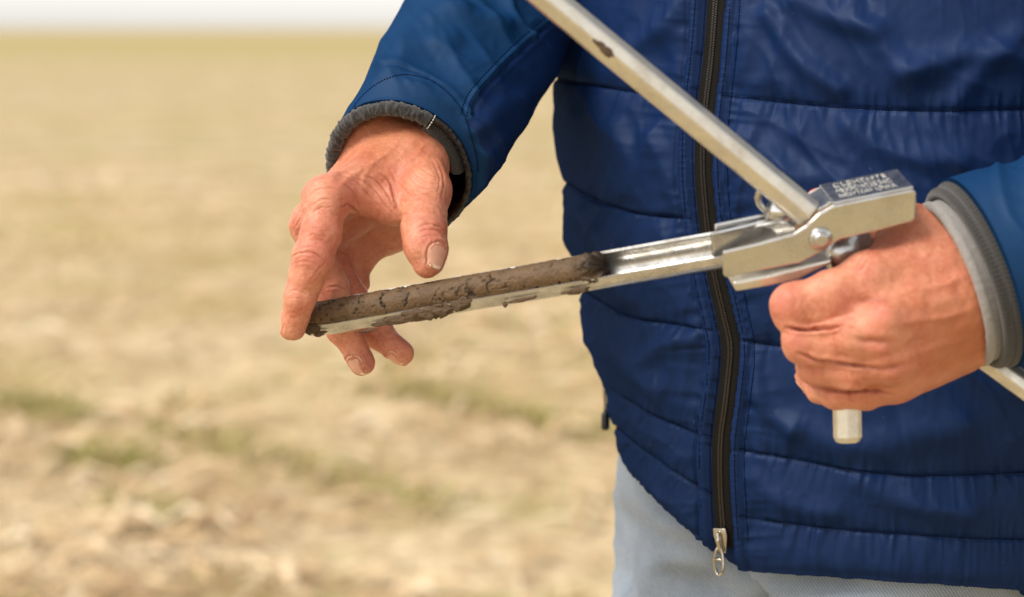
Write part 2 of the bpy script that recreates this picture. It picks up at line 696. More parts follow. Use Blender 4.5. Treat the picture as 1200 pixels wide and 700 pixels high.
m.bump(m.vor(v, 300), 0.2, 0.001)
M['leather'] = m.mat
m = NT('grey_hair')
v = m.coord((60, 60, 8))
m.color(m.mix(m.noise(v, 8, 4), (0.12, 0.10, 0.085), (0.28, 0.26, 0.24)))
m.set(Roughness=0.6)
M['hair'] = m.mat

# the field: straw litter and bare soil close by, short green cover far off
m = NT('stubble_field')
tc = m.n('TexCoord')
sx = m.n('SeparateXYZ')
m.l(tc.outputs['Object'], sx.inputs[0])
v = tc.outputs['Object']
big = m.noise(v, 0.35, 4, 0.6)
mid = m.noise(m.coord((1.0, 0.8, 1)), 1.5, 9, 0.78)
fin = m.noise(v, 9, 6, 0.75)
c = m.mix(m.ramp(mid, [(0.38, 0), (0.60, 1)]), lin(154, 134, 102), lin(214, 194, 158))
c = m.mix(m.ramp(fin, [(0.38, 0.8), (0.54, 0)]), c, lin(128, 106, 78))
c = m.mix(m.ramp(fin, [(0.55, 0), (0.68, 0.8)]), c, lin(230, 214, 188))
grn = m.noise(m.coord((1.0, 0.7, 1)), 1.1, 8, 0.72)
g1 = m.math('MULTIPLY', m.ramp(grn, [(0.47, 0), (0.59, 0.85)]), m.ramp(big, [(0.30, 0.35), (0.62, 1)]))
c = m.mix(g1, c, lin(142, 132, 72))
# broad bands across the field, drawn out sideways
bands = m.noise(m.coord((0.012, 0.11, 1)), 1.0, 3, 0.55)
c = m.mix(m.ramp(bands, [(0.42, 0), (0.68, 0.5)]), c, lin(168, 142, 84))
far = m.ramp(m.math('DIVIDE', sx.outputs['Y'], 400.0), [(0.19, 0), (0.30, 1), (0.62, 1), (0.95, 0.25)])
c = m.mix(m.math('MULTIPLY', far, 0.8), c, m.mix(m.noise(m.coord((0.004, 0.03, 1)), 1, 3), lin(150, 138, 84), lin(172, 154, 104)))
m.color(c)
m.set(Roughness=0.95, Specular_IOR_Level=0.2)
M['field'] = m.mat
def litter(name, cols, rough=0.8):
    m = NT(name)
    oi = m.n('Attribute')
    oi.attribute_name = 'shade'
    st = [(i / (len(cols) - 1), c) for i, c in enumerate(cols)]
    m.color(m.ramp(oi.outputs['Fac'], st))
    m.set(Roughness=rough, Specular_IOR_Level=0.3)
    return m.mat
M['straw'] = litter('dry_straw', [lin(150, 120, 88), lin(192, 162, 122), lin(210, 186, 150), lin(224, 206, 176)])
M['weed'] = litter('green_weed', [lin(116, 112, 60), lin(146, 138, 78), lin(176, 162, 104)])

# ------------------------------------------------------------------ hands
def rot_basis(axis, dorsal):
    a = nz(axis)
    d = nz(np.asarray(dorsal) - np.dot(dorsal, a) * a)
    return a, d, np.cross(a, d)

def make_nail(F, arr, tip, axis, dorsal, width, length, back, proud=0.00035):
    """nail plate laid on the skin: rays are dropped along -dorsal on to the implicit surface"""
    a, d, s = rot_basis(axis, dorsal)
    nu, nv = 14, 15
    pts = np.zeros((nu, nv, 3))
    edge = np.zeros((nu, nv))
    for i in range(nu):
        u = i / (nu - 1)
        wid = width * (0.80 + 0.20 * math.sin(math.pi * min(1, u * 1.15 + 0.1)))
        if u < 0.25:
            wid *= math.sqrt(max(0.0, 1 - ((0.25 - u) / 0.25) ** 2)) * 0.45 + 0.55
        if u > 0.85:
            wid *= 1 - 0.22 * ((u - 0.85) / 0.15) ** 2
        for j in range(nv):
            t = (j / (nv - 1)) * 2 - 1
            bow = 0.10 * length * (1 - t * t) if u > 0.8 else -0.06 * length * (1 - t * t) * (1 - u)
            pts[i, j] = tip + a * (-back + u * length + bow * (u if u > 0.8 else 1)) + s * (t * wid * 0.5) + d * (0.019 if width > 0.014 else 0.0122)
            edge[i, j] = 1.0 if u > 0.86 else 0.0
    q = pts.reshape(-1, 3)
    for _ in range(60):
        dist = F.sample(arr, q)
        q = q - d * np.clip(dist * 0.6, -0.001, 0.0012)[:, None]
    for _ in range(12):                       # settle any stray point on to the nearest skin
        e = 0.0008
        g = np.stack([F.sample(arr, q + np.eye(3)[c] * e) - F.sample(arr, q - np.eye(3)[c] * e) for c in range(3)], -1)
        g /= np.maximum(1e-9, np.linalg.norm(g, axis=1))[:, None]
        q = q - g * np.clip(F.sample(arr, q), -0.002, 0.002)[:, None] * 0.8
    off = np.array([[proud if (0 < i < nu - 1 and 0 < j < nv - 1) else -0.0002 for j in range(nv)] for i in range(nu)]).ravel()
    off[(nu - 1) * nv:] = proud
    q = q + d * off[:, None]
    f = []
    for i in range(nu - 1):
        for j in range(nv - 1):
            f.append((i * nv + j, i * nv + j + 1, (i + 1) * nv + j + 1, (i + 1) * nv + j))
    rim = [q[0 * nv + j] for j in range(nv)] + [q[i * nv + nv - 1] for i in range(nu)] + [q[i * nv] for i in range(nu)]
    return q, f, edge.ravel(), np.array(rim)

def hand(F, palm, fingers, k_palm, k_fin, creases, blobs, nails, fine_amp, dirt=(), tan_shades=()):
    pa = F.new()
    for a, b, ra, rb, *rest in palm:
        F.seg(pa, a, b, ra, rb, rest[0] if rest else 0.012, rest[1] if len(rest) > 1 else None)
    fi = F.new()
    for fg in fingers:
        one = F.new()
        for a, b, ra, rb, *rest in fg:
            F.seg(one, a, b, ra, rb, rest[0] if rest else 0.004, rest[1] if len(rest) > 1 else None)
        fi = smin(fi, one, k_fin)
    arr = smin(pa, fi, k_palm)
    v, f = F.mesh(arr)
    v = relax(v, f, 3, 0.5)
    n = vert_normals(v, f)
    px, py, dp = proj(v)
    view = (v - cO) / np.linalg.norm(v - cO, axis=1)[:, None]
    facing = np.clip(-(n * view).sum(1) * 2.5 + 0.4, 0, 1)
    disp = np.zeros(len(v))
    cre = np.zeros(len(v))
    red = np.zeros(len(v))
    drt = np.zeros(len(v))
    for line, w, depth, dlo, dhi in creases:
        ln = smooth_line(line, 24) if len(line) > 2 else np.asarray(line, float)
        sel = (px > ln[:, 0].min() - 8 * w) & (px < ln[:, 0].max() + 8 * w) & (py > ln[:, 1].min() - 8 * w) & (py < ln[:, 1].max() + 8 * w) & (dp > dlo) & (dp < dhi)
        if not sel.any():
            continue
        w = w * 0.72
        depth = depth * 0.72
        wob = 1.2 * noise2(px[sel] / 6, py[sel] / 6, 3)
        d, arc, side = poly_dist(px[sel] + wob, py[sel] + wob, ln)
        tot = np.hypot(*np.diff(ln, axis=0).T).sum()
        fade = np.clip(np.minimum(arc, tot - arc) / (0.25 * tot) + 0.15, 0, 1)
        g = np.exp(-(d / w) ** 2) * fade
        r = np.exp(-((d - 2.6 * w) / (1.5 * w)) ** 2) * fade
        disp[sel] += facing[sel] * depth * (-g + 0.42 * r)
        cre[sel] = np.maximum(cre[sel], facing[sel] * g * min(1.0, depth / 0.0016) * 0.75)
    for bx, by, rad, amt, lift in blobs:
        g = np.exp(-((px - bx) ** 2 + (py - by) ** 2) / rad ** 2) * facing
        red += amt * g
        disp += lift * g
    for bx, by, rad, amt in dirt:
        g = np.exp(-((px - bx) ** 2 + (py - by) ** 2) / rad ** 2) * facing
        drt = np.maximum(drt, amt * g * np.clip(0.5 + 1.3 * noise3(v * 900, 5), 0, 1))
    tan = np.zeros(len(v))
    for bx, by, rad, amt in tan_shades:
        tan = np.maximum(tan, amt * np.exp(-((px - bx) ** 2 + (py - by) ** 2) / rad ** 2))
    # broad unevenness, then fine crepe of the skin
    disp += 0.0005 * fbm(v * 110, 2, 11) + fine_amp * fbm(v * 420, 3, 17)
    nl = []
    for spec in nails:
        q, nf, ed, rim = make_nail(F, arr, *spec)
        nl.append((q, nf, ed))
        kd = kdtree.KDTree(len(rim))
        for i, r_ in enumerate(rim):
            kd.insert(r_, i)
        kd.balance()
        c = q.mean(0)
        near = np.where(np.linalg.norm(v - c, axis=1) < 0.016)[0]
        for i in near:
            dd = kd.find(v[i])[2]
            disp[i] += -0.0005 * math.exp(-(dd / 0.0006) ** 2) + 0.0006 * math.exp(-((dd - 0.0016) / 0.0011) ** 2)
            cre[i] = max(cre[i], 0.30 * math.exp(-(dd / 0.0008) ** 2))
    v = v + n * disp[:, None]
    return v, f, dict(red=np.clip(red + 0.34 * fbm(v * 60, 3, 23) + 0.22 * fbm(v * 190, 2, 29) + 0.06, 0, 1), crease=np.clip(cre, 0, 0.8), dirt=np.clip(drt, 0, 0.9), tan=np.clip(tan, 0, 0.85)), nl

mm = 0.001
# --- the man's right hand (left in the picture): reaches down, index finger on the tube's end
W = P(452, 168, 1.545)
II, III, IV, V = P(382, 233, 1.470), P(367, 258, 1.492), P(364, 266, 1.520), P(372, 278, 1.546)
bII, bIII, bIV, bV = P(474, 190, 1.520), P(455, 180, 1.530), P(436, 182, 1.543), P(427, 190, 1.555)
palm1 = [
    (P(548, 72, 1.628), P(468, 150, 1.56), 27 * mm, 29 * mm, .012, (cU + .5 * cF, 1.12)),
    (P(468, 150, 1.56), W, 29 * mm, 29 * mm, .014, (cU + .5 * cF, 1.2)),
    (P(488, 178, 1.535), bII, 19 * mm, 17 * mm),
    (P(430, 178, 1.553), bV, 16 * mm, 16.5 * mm),
    (bII, II, 15.5 * mm, 12.5 * mm, .014), (bIII, III, 15 * mm, 11 * mm, .014), (bIV, IV, 15 * mm, 11.5 * mm, .014), (bV, V, 16 * mm, 11 * mm, .014),
    # flesh of the palm and its heel
    (P(455, 215, 1.545), P(400, 265, 1.525), 19 * mm, 13 * mm, .014),
    (P(462, 238, 1.570), P(420, 283, 1.562), 21 * mm, 15 * mm, .012),
    (P(458, 205, 1.560), P(456, 262, 1.572), 20 * mm, 19 * mm, .014),
    # thumb root and the web to the index finger
    (P(492, 188, 1.520), P(500, 222, 1.490), 18 * mm, 14.5 * mm, .014),
    (P(478, 205, 1.515), P(486, 240, 1.490), 15 * mm, 11 * mm, .012),
    (P(452, 212, 1.505), P(448, 238, 1.490), 12 * mm, 7 * mm, .014),
    (P(420, 233, 1.485), P(462, 250, 1.487), 6.5 * mm, 6.5 * mm, .012),
    (P(376, 284, 1.530), P(400, 316, 1.545), 9 * mm, 7.5 * mm, .010), (P(400, 285, 1.552), P(424, 300, 1.560), 11 * mm, 9 * mm, .010),
]
th_mcp, th_ip, th_tip = P(500, 226, 1.488), P(497, 268, 1.462), P(502, 308, 1.452)
thumb1 = [(th_mcp, th_ip, 13.6 * mm, 13.2 * mm, .006), (th_ip, P(499, 290, 1.455), 13.4 * mm, 13.2 * mm, .004, (-cF + .6 * cR + .2 * cU, 1.10)),
          (P(499, 290, 1.455), th_tip, 13.2 * mm, 9.4 * mm, .004, (-cF + .6 * cR + .2 * cU, 1.12))]
i_pip, i_dip, i_tip = P(366, 303, 1.460), P(352, 348, 1.463), P(344, 385, 1.470)
index1 = [(II, P(377, 272, 1.462), 13.2 * mm, 11.6 * mm), (P(377, 272, 1.462), i_pip, 11.6 * mm, 12.0 * mm), (i_pip, P(359, 326, 1.461), 12.0 * mm, 10.0 * mm),
          (P(359, 326, 1.461), i_dip, 10.0 * mm, 9.8 * mm), (i_dip, i_tip, 9.6 * mm, 7.6 * mm)]
m_pip, m_dip, m_tip = P(386, 336, 1.503), P(402, 384, 1.512), P(425, 425, 1.510)
middle1 = [(III, P(372, 296, 1.497), 11.4 * mm, 11.2 * mm), (P(372, 296, 1.497), m_pip, 11.2 * mm, 11.4 * mm), (m_pip, P(393, 360, 1.508), 11.2 * mm, 10.4 * mm), (P(393, 360, 1.508), m_dip, 10.4 * mm, 10.3 * mm),
           (m_dip, m_tip, 10.2 * mm, 8.0 * mm)]
r_pip, r_dip, r_tip = P(408, 345, 1.530), P(441, 389, 1.530), P(471, 414, 1.524)
ring1 = [(IV, r_pip, 11.8 * mm, 10.6 * mm), (r_pip, r_dip, 10.5 * mm, 9.6 * mm), (r_dip, r_tip, 9.6 * mm, 7.6 * mm)]
p_pip, p_dip, p_tip = P(398, 296, 1.560), P(414, 316, 1.562), P(421, 332, 1.556)
little1 = [(V, p_pip, 10.8 * mm, 9.4 * mm), (p_pip, p_dip, 9.4 * mm, 8.6 * mm), (p_dip, p_tip, 8.5 * mm, 7.2 * mm)]
A = 1.30
B = 1.62
cr1 = [
    # index finger: knuckle and joint wrinkles
    ([(338, 305), (352, 297), (368, 297), (384, 309)], 1.5, .0010, A, 1.50), ([(340, 313), (352, 307), (366, 309)], 1.3, .0005, A, 1.50),
    ([(343, 296), (356, 289), (370, 291)], 1.3, .0005, A, 1.50), ([(334, 345), (346, 341), (360, 346)], 1.2, .00045, A, 1.50), ([(335, 352), (346, 349), (357, 352)], 1.2, .00035, A, 1.50),
    ([(352, 283), (366, 276), (384, 279)], 1.3, .0003, A, 1.50), ([(362, 330), (374, 316), (383, 306)], 1.2, .0005, A, 1.50),
    # back of the hand below the knuckle
    ([(361, 233), (372, 224), (389, 221), (402, 226)], 1.4, .0005, A, 1.52), ([(362, 243), (374, 236), (388, 233)], 1.3, .0005, A, 1.52),
    ([(365, 252), (377, 244), (392, 243)], 1.2, .0004, A, 1.52), ([(361, 224), (374, 215), (388, 214)], 1.2, .0004, A, 1.52),
    ([(345, 262), (350, 250), (356, 240)], 1.2, .0006, A, 1.53), ([(342, 272), (349, 262), (355, 252)], 1.1, .0005, A, 1.53), ([(343, 281), (349, 274), (353, 266)], 1.1, .0004, A, 1.53),
    ([(398, 243), (408, 240), (415, 245), (419, 250)], 1.6, .0014, A, 1.52),
    ([(402, 214), (413, 224), (420, 238), (420, 248)], 1.5, .0008, A, 1.52), ([(400, 205), (418, 213), (430, 226), (440, 239)], 1.4, .0008, A, 1.52),
    ([(412, 207), (428, 213), (442, 225), (452, 241), (464, 254)], 1.5, .0009, A, 1.52), ([(428, 205), (441, 212), (452, 224), (459, 238), (466, 250)], 1.5, .0010, A, 1.52),
    ([(445, 203), (455, 211), (460, 222), (463, 238), (468, 256)], 1.7, .0016, A, 1.52), ([(424, 222), (434, 230), (446, 246)], 1.2, .0005, A, 1.52),
    ([(434, 242), (436, 248), (435, 254)], 1.0, .0004, A, 1.52), ([(441, 245), (443, 252), (442, 259)], 1.0, .0004, A, 1.52), ([(449, 248), (451, 256), (450, 262)], 1.0, .0004, A, 1.52),
    # thumb
    ([(468, 236), (482, 236), (494, 231)], 1.3, .0004, A, 1.50), ([(468, 253), (482, 250), (494, 243)], 1.3, .0006, A, 1.50), ([(474, 261), (486, 257), (500, 258)], 1.2, .0004, A, 1.50),
    ([(488, 267), (500, 263), (514, 265), (523, 272)], 1.4, .0008, A, 1.50), ([(490, 273), (502, 269), (514, 271), (522, 278)], 1.3, .0007, A, 1.50),
    ([(492, 280), (505, 276), (518, 281)], 1.2, .0004, A, 1.50), ([(500, 262), (510, 270), (521, 276)], 1.1, .0005, A, 1.50),
    # fan of fine lines running from the wrist to the thumb
    ([(462, 197), (474, 214), (492, 224), (510, 228)], 1.1, .0004, A, 1.54), ([(470, 196), (482, 211), (498, 220), (514, 223)], 1.1, .0004, A, 1.54),
    ([(480, 196), (492, 208), (506, 215), (519, 217)], 1.1, .0004, A, 1.54), ([(490, 194), (502, 203), (514, 208), (522, 208)], 1.1, .0003, A, 1.54),
    ([(456, 196), (466, 214), (480, 228), (500, 236)], 1.1, .0004, A, 1.54), ([(512, 190), (519, 203), (520, 220), (517, 236)], 1.3, .0006, A, 1.54), ([(505, 186), (513, 200), (515, 216), (512, 230)], 1.2, .0004, A, 1.54),
    # palm and inner fingers
    ([(384, 338), (396, 336), (407, 340)], 1.4, .0008, 1.47, 1.53),
    ([(398, 293), (406, 298), (412, 293)], 1.3, .0006, 1.47, 1.56),
    ([(440, 385), (452, 396), (458, 404)], 1.1, .0004, 1.48, 1.56), ([(436, 391), (446, 400), (450, 407)], 1.1, .0004, 1.48, 1.56),
    ([(391, 394), (396, 398), (396, 404)], 1.1, .0003, 1.48, 1.56),
    # raised veins and tendons on the back of the hand
    ([(478, 152), (462, 172), (440, 190), (412, 206), (394, 220)], 4.0, -.0007, A, 1.56), ([(446, 160), (430, 178), (408, 194), (380, 212)], 4.0, -.0006, A, 1.57), ([(440, 190), (428, 206), (424, 218)], 3.2, -.0005, A, 1.56),
    ([(500, 165), (488, 182), (470, 196)], 3.6, -.0006, A, 1.56),
]
bl1 = [(372, 300, 16, .35, 0), (384, 232, 24, .35, 0.0004), (345, 268, 16, .45, 0), (502, 268, 20, .35, 0), (350, 385, 16, .55, 0), (436, 425, 16, .6, 0), (478, 408, 18, .6, 0), (500, 312, 14, .4, 0),
       (440, 240, 26, .25, 0), (415, 300, 40, .35, 0), (420, 215, 30, .12, 0), (510, 320, 10, .3, 0)]
nl1 = [
    (th_tip, th_tip - P(500, 282, 1.457), -cF * 0.75 + cR * 0.75 + cU * 0.15, 15.5 * mm, 13.2 * mm, 8.4 * mm),
    (m_tip, m_tip - m_dip, -cR * .58 - cU * .42 - cF * .70, 12.5 * mm, 12.5 * mm, 6.5 * mm),
    (r_tip, r_tip - r_dip, -cR * .24 - cU * .80 - cF * .55, 10.5 * mm, 11.0 * mm, 6.0 * mm),
    (i_tip, i_tip - i_dip, -cR * .95 + cF * .25, 12.5 * mm, 12.0 * mm, 6.0 * mm),
]
dirt1 = [(492, 303, 12, .42), (500, 316, 10, .4), (485, 300, 8, .3), (515, 324, 5, .6), (352, 394, 10, .35), (362, 380, 8, .4), (425, 432, 9, .3), (396, 392, 9, .3)]
HR = 0.00072
F1 = Field(P(330, 445, 1.50) + [-.012, -.075, -.012], np.array([P(540, 60, 1.62)[0] + .004, 1.64, P(520, 75, 1.60)[2]]), HR)
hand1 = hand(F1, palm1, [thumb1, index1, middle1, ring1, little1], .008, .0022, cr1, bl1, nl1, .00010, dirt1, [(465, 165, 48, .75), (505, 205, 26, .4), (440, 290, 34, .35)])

mm2 = 0.001 * 0.963
# --- the man's left hand (right in the picture): a fist round the grip bar
KII, KIII, KIV, KV = P2(1018, 326, 1.420), P2(1036, 378, 1.408), P2(1046, 418, 1.416), P2(1052, 446, 1.432)
aII, aIII, aIV, aV = P2(1120, 300, 1.438), P2(1132, 338, 1.430), P2(1136, 372, 1.434), P2(1130, 400, 1.446)
palm2 = [
    (P2(1330, 272, 1.490), P2(1170, 330, 1.458), 33 * mm2, 29 * mm2, .012, (cF, 1.15)),
    (P2(1170, 330, 1.458), P2(1128, 345, 1.452), 29 * mm2, 27 * mm2, .014, (cF, 1.25)),
    (aII, KII, 19 * mm2, 14.5 * mm2, .016), (aIII, KIII, 17.5 * mm2, 14.5 * mm2, .016), (aIV, KIV, 17.5 * mm2, 13.5 * mm2, .016), (aV, KV, 17 * mm2, 12.0 * mm2, .016),
    (P2(1120, 400, 1.458), P2(1066, 440, 1.455), 17 * mm2, 13 * mm2, .014),
    (P2(1100, 330, 1.462), P2(1045, 390, 1.456), 18 * mm2, 15 * mm2, .014),
    # thumb root, running up and behind the bracket
    (P2(1115, 285, 1.448), P2(1060, 268, 1.452), 20 * mm2, 15 * mm2, .016),
    (P2(1075, 290, 1.445), P2(1035, 300, 1.440), 15 * mm2, 10 * mm2, .014),
]
q_pip, q_dip, q_tip = P2(932, 357, 1.418), P2(936, 352, 1.452), P2(972, 348, 1.470)
index2 = [(KII, P2(975, 343, 1.413), 14.2 * mm2, 12.6 * mm2, .006), (P2(975, 343, 1.413), q_pip, 12.6 * mm2, 11.4 * mm2), (P2(923, 353, 1.416), P2(930, 373, 1.418), 9.2 * mm2, 9.4 * mm2, .006), (P2(928, 368, 1.417), P2(1000, 362, 1.414), 9.5 * mm2, 11 * mm2, .008), (q_pip, q_dip, 12.2 * mm2, 10.5 * mm2), (q_dip, q_tip, 10.2 * mm2, 8.5 * mm2)]
s_pip, s_dip, s_tip = P2(945, 398, 1.420), P2(950, 398, 1.456), P2(986, 395, 1.472)
middle2 = [(KIII, P2(990, 394, 1.410), 13.8 * mm2, 12.2 * mm2, .006), (P2(990, 394, 1.410), s_pip, 12.2 * mm2, 11.2 * mm2), (P2(935, 392, 1.418), P2(944, 411, 1.421), 9.0 * mm2, 8.8 * mm2, .006), (P2(940, 405, 1.419), P2(1005, 408, 1.412), 9.0 * mm2, 11 * mm2, .008), (s_pip, s_dip, 11.8 * mm2, 10.2 * mm2), (s_dip, s_tip, 10 * mm2, 8.5 * mm2)]
t_pip, t_dip, t_tip = P2(957, 429, 1.430), P2(958, 432, 1.464), P2(992, 430, 1.476)
ring2 = [(KIV, P2(1000, 433, 1.418), 12.6 * mm2, 11.4 * mm2, .006), (P2(1000, 433, 1.418), t_pip, 11.4 * mm2, 11.2 * mm2), (t_pip, t_dip, 11 * mm2, 9.6 * mm2), (t_dip, t_tip, 9.4 * mm2, 8 * mm2)]
u_pip, u_dip, u_tip = P2(981, 459, 1.438), P2(962, 455, 1.452), P2(946, 443, 1.462)
little2 = [(KV, P2(1015, 459, 1.432), 11.6 * mm2, 10.4 * mm2, .006), (P2(1015, 459, 1.432), u_pip, 10.4 * mm2, 10.2 * mm2), (u_pip, u_dip, 10 * mm2, 8.8 * mm2), (u_dip, u_tip, 8.8 * mm2, 7 * mm2)]
thumb2 = [(P2(1060, 268, 1.452), P2(1030, 258, 1.466), 14 * mm2, 12.5 * mm2, .006), (P2(1030, 258, 1.466), P2(988, 248, 1.478), 12.5 * mm2, 11.5 * mm2), (P2(988, 248, 1.478), P2(960, 236, 1.482), 11.5 * mm2, 8.5 * mm2)]
cr2 = [
    ([(921, 384), (943, 387), (968, 385), (990, 380)], 2.2, .0046, 1.2, 1.42), ([(990, 381), (1004, 387), (1012, 396)], 2.5, .0006, 1.2, 1.42),
    ([(935, 413), (960, 423), (990, 427), (1028, 431)], 2.2, .0036, 1.2, 1.42), ([(952, 453), (985, 459), (1020, 458), (1048, 463)], 2.2, .0030, 1.2, 1.42),
    ([(1000, 316), (1008, 308), (1013, 298)], 1.6, .0009, 1.2, 1.42), ([(1006, 320), (1014, 312), (1019, 302)], 1.6, .0006, 1.2, 1.42), ([(1012, 300), (1022, 294), (1032, 284)], 1.6, .0006, 1.2, 1.42),
    ([(978, 454), (983, 462), (981, 470)], 1.8, .0006, 1.2, 1.43), ([(991, 456), (997, 464), (996, 473)], 1.8, .0006, 1.2, 1.43), ([(1003, 458), (1008, 466), (1008, 475)], 1.8, .0005, 1.2, 1.43),
    ([(950, 428), (954, 436), (953, 446)], 1.8, .0004, 1.2, 1.43), ([(962, 428), (966, 438), (964, 448)], 1.8, .0004, 1.2, 1.43),
    ([(1138, 318), (1105, 335), (1072, 340), (1040, 336)], 5.5, -.0009, 1.2, 1.43), ([(1145, 360), (1110, 372), (1075, 376), (1050, 380)], 5.5, -.0010, 1.2, 1.43), ([(1140, 395), (1105, 405), (1070, 416)], 5.0, -.0008, 1.2, 1.43),
    ([(1000, 396), (1020, 400), (1048, 399)], 5.0, .0016, 1.2, 1.43), ([(1012, 433), (1035, 432), (1060, 428)], 4.5, .0014, 1.2, 1.43), ([(1000, 352), (1024, 352), (1050, 350)], 6.0, .0012, 1.2, 1.43),
    ([(928, 340), (932, 352), (930, 368)], 2.2, .0003, 1.2, 1.42), ([(1040, 440), (1052, 430), (1075, 424)], 2.4, .0004, 1.2, 1.42), ([(1060, 405), (1072, 398), (1086, 396)], 2.4, .0004, 1.2, 1.42),
]
bl2 = [(1038, 374, 18, .40, .0022), (1034, 412, 16, .50, .0022), (1048, 443, 14, .45, .0016), (922, 350, 20, .65, .0010), (932, 398, 16, .6, .0010), (948, 432, 14, .55, .0008), (968, 346, 18, 0, -.0008), (978, 402, 16, 0, -.0008), (990, 438, 14, 0, -.0007), (975, 465, 26, .25, 0), (1018, 322, 22, .15, .0006), (1005, 350, 30, .1, 0)]
nl2 = [(u_tip, u_tip - u_dip, -cR * .80 - cU * .55 - cF * .25, 10.5 * mm2, 10.5 * mm2, 5.0 * mm2)]
F2 = Field(np.array([P2(895, 350, 1.40)[0], 1.30, P2(1000, 492, 1.46)[2]]), np.array([P2(1230, 350, 1.50)[0], 1.462, P2(1000, 205, 1.40)[2]]), 0.0010)
hand2 = hand(F2, palm2, [index2, middle2, ring2, little2, thumb2], .008, .0012, cr2, bl2, nl2, .00007, (), [(1130, 395, 64, .85), (1080, 350, 50, .5), (1100, 280, 40, .25), (1040, 462, 44, .5)])  # brown patches at the end paint shade on the fist's lower right

# ------------------------------------------------------------------ the man: body and clothes
person = empty('person', (0.214, 1.68, 0))
tag(person, 'man in a navy quilted jacket and pale jeans holding a soil probe', 'person')
PSI = math.radians(38)                                        # he is turned towards the left of the picture
E1 = np.array([math.cos(PSI), -math.sin(PSI), 0])             # towards his left side
EN = np.array([-math.sin(PSI), -math.cos(PSI), 0])            # the way he faces
CT = np.array([0.214, 1.690, 0])

def part(name, verts, faces, mats, parent=None, **kw):
    o = make_mesh(name, verts, faces, mats, None, **kw)
    reparent(o, parent or person)
    if parent is not None and parent is not person:
        o.matrix_parent_inverse = Matrix.Translation(person.location).inverted() @ Matrix.Translation(person.location)
    return o

def mbpart(mb, name, mats, parent=None, smooth=True):
    o = mb.build(name, mats, None, smooth)
    reparent(o, parent or person)
    return o

# body: hands at full detail, the rest of him (under the clothes) coarser, all one mesh
sho_r, elb_r = CT - 0.185 * E1 + [0, 0, 1.49], P(612, -70, 1.745)
sho_l, elb_l = CT + 0.195 * E1 + [0, 0, 1.49], P(1590, 175, 1.53)
FB = Field((-0.12, 1.36, 0.04), (0.64, 2.02, 1.90), 0.009)
bd = FB.new()
hipz, cz = 0.92, 1.28
for a, b, ra, rb, k in [
    (CT + [0, 0, hipz], CT + [0, 0, 1.10], .095, .095, .05), (CT + [0, 0, 1.10], CT + [0, 0, 1.36], .10, .11, .06),
    (CT - .08 * E1 + [0, 0, 1.32], CT + .08 * E1 + [0, 0, 1.32], .10, .10, .05), (CT - .17 * E1 + [0, 0, 1.500], CT + .17 * E1 + [0, 0, 1.500], .06, .06, .05),
    (CT + [0, 0, 1.520], CT + .02 * EN + [0, 0, 1.640], .062, .058, .04),
    (CT + .03 * EN + [0, 0, 1.720], CT + .015 * EN + [0, 0, 1.770], .072, .088, .03), (CT + .075 * EN + [0, 0, 1.655], CT + .05 * EN + [0, 0, 1.700], .035, .06, .03),
    (CT + .115 * EN + [0, 0, 1.705], CT + .10 * EN + [0, 0, 1.745], .012, .010, .015), (CT + .085 * E1 + [0, 0, 1.705], CT + .088 * E1 + [0, 0, 1.740], .010, .014, .01),
    (CT - .085 * E1 + [0, 0, 1.705], CT - .088 * E1 + [0, 0, 1.740], .010, .014, .01),
    (CT - .045 * E1 + [0, 0, hipz], CT - .075 * E1 + [0, 0, .50], .075, .052, .04), (CT - .075 * E1 + [0, 0, .50], CT - .095 * E1 + [0, 0, .09], .052, .038, .03),
    (CT + .07 * E1 + [0, 0, hipz], CT + .09 * E1 + [0, 0, .50], .08, .055, .04), (CT + .095 * E1 + [0, 0, .50], CT + .10 * E1 + [0, 0, .09], .052, .038, .03),
    (sho_r, elb_r, .048, .040, .04), (elb_r, P(560, 45, 1.652), .038, .026, .02),
    (sho_l, elb_l, .048, .040, .04), (elb_l, P2(1300, 282, 1.483), .038, .030, .02)]:
    FB.seg(bd, a, b, ra, rb, k)
bv, bf = FB.mesh(bd)
bv = relax(bv, bf, 2)
vs = [hand1[0], hand2[0], bv]
fs = [hand1[1], hand2[1] + len(hand1[0]), bf + len(hand1[0]) + len(hand2[0])]
def bridge(hv, hf, hoff, boff):
    # join the open end of a forearm to the arm that carries on up the sleeve
    e = np.concatenate([hf[:, [k, (k + 1) % 4]] for k in range(4)])
    key = np.minimum(e[:, 0], e[:, 1]) * 10000000 + np.maximum(e[:, 0], e[:, 1])
    u, first, cnt = np.unique(key, return_index=True, return_counts=True)
    be = e[first[cnt == 1]]
    kb = kdtree.KDTree(len(bv))
    for i, q in enumerate(bv):
        kb.insert(q, i)
    kb.balance()
    out = []
    for i, j in be:
        a, b = kb.find(hv[i])[1], kb.find(hv[j])[1]
        if a != b:
            out.append((j + hoff, i + hoff, a + boff, b + boff))
    return np.array(out)
nh1, nh2 = len(hand1[0]), len(hand2[0])
fs += [bridge(hand1[0], hand1[1], 0, nh1 + nh2), bridge(hand2[0], hand2[1], nh1, nh1 + nh2)]
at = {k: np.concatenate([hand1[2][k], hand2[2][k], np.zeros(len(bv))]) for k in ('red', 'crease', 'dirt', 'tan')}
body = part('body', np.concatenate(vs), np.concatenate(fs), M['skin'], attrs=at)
for nl in (hand1[3], hand2[3]):
    for q, nf, ed in nl:
        part('fingernail', q, nf, M['nail'], body, attrs={'edge': ed})
hb = MB()
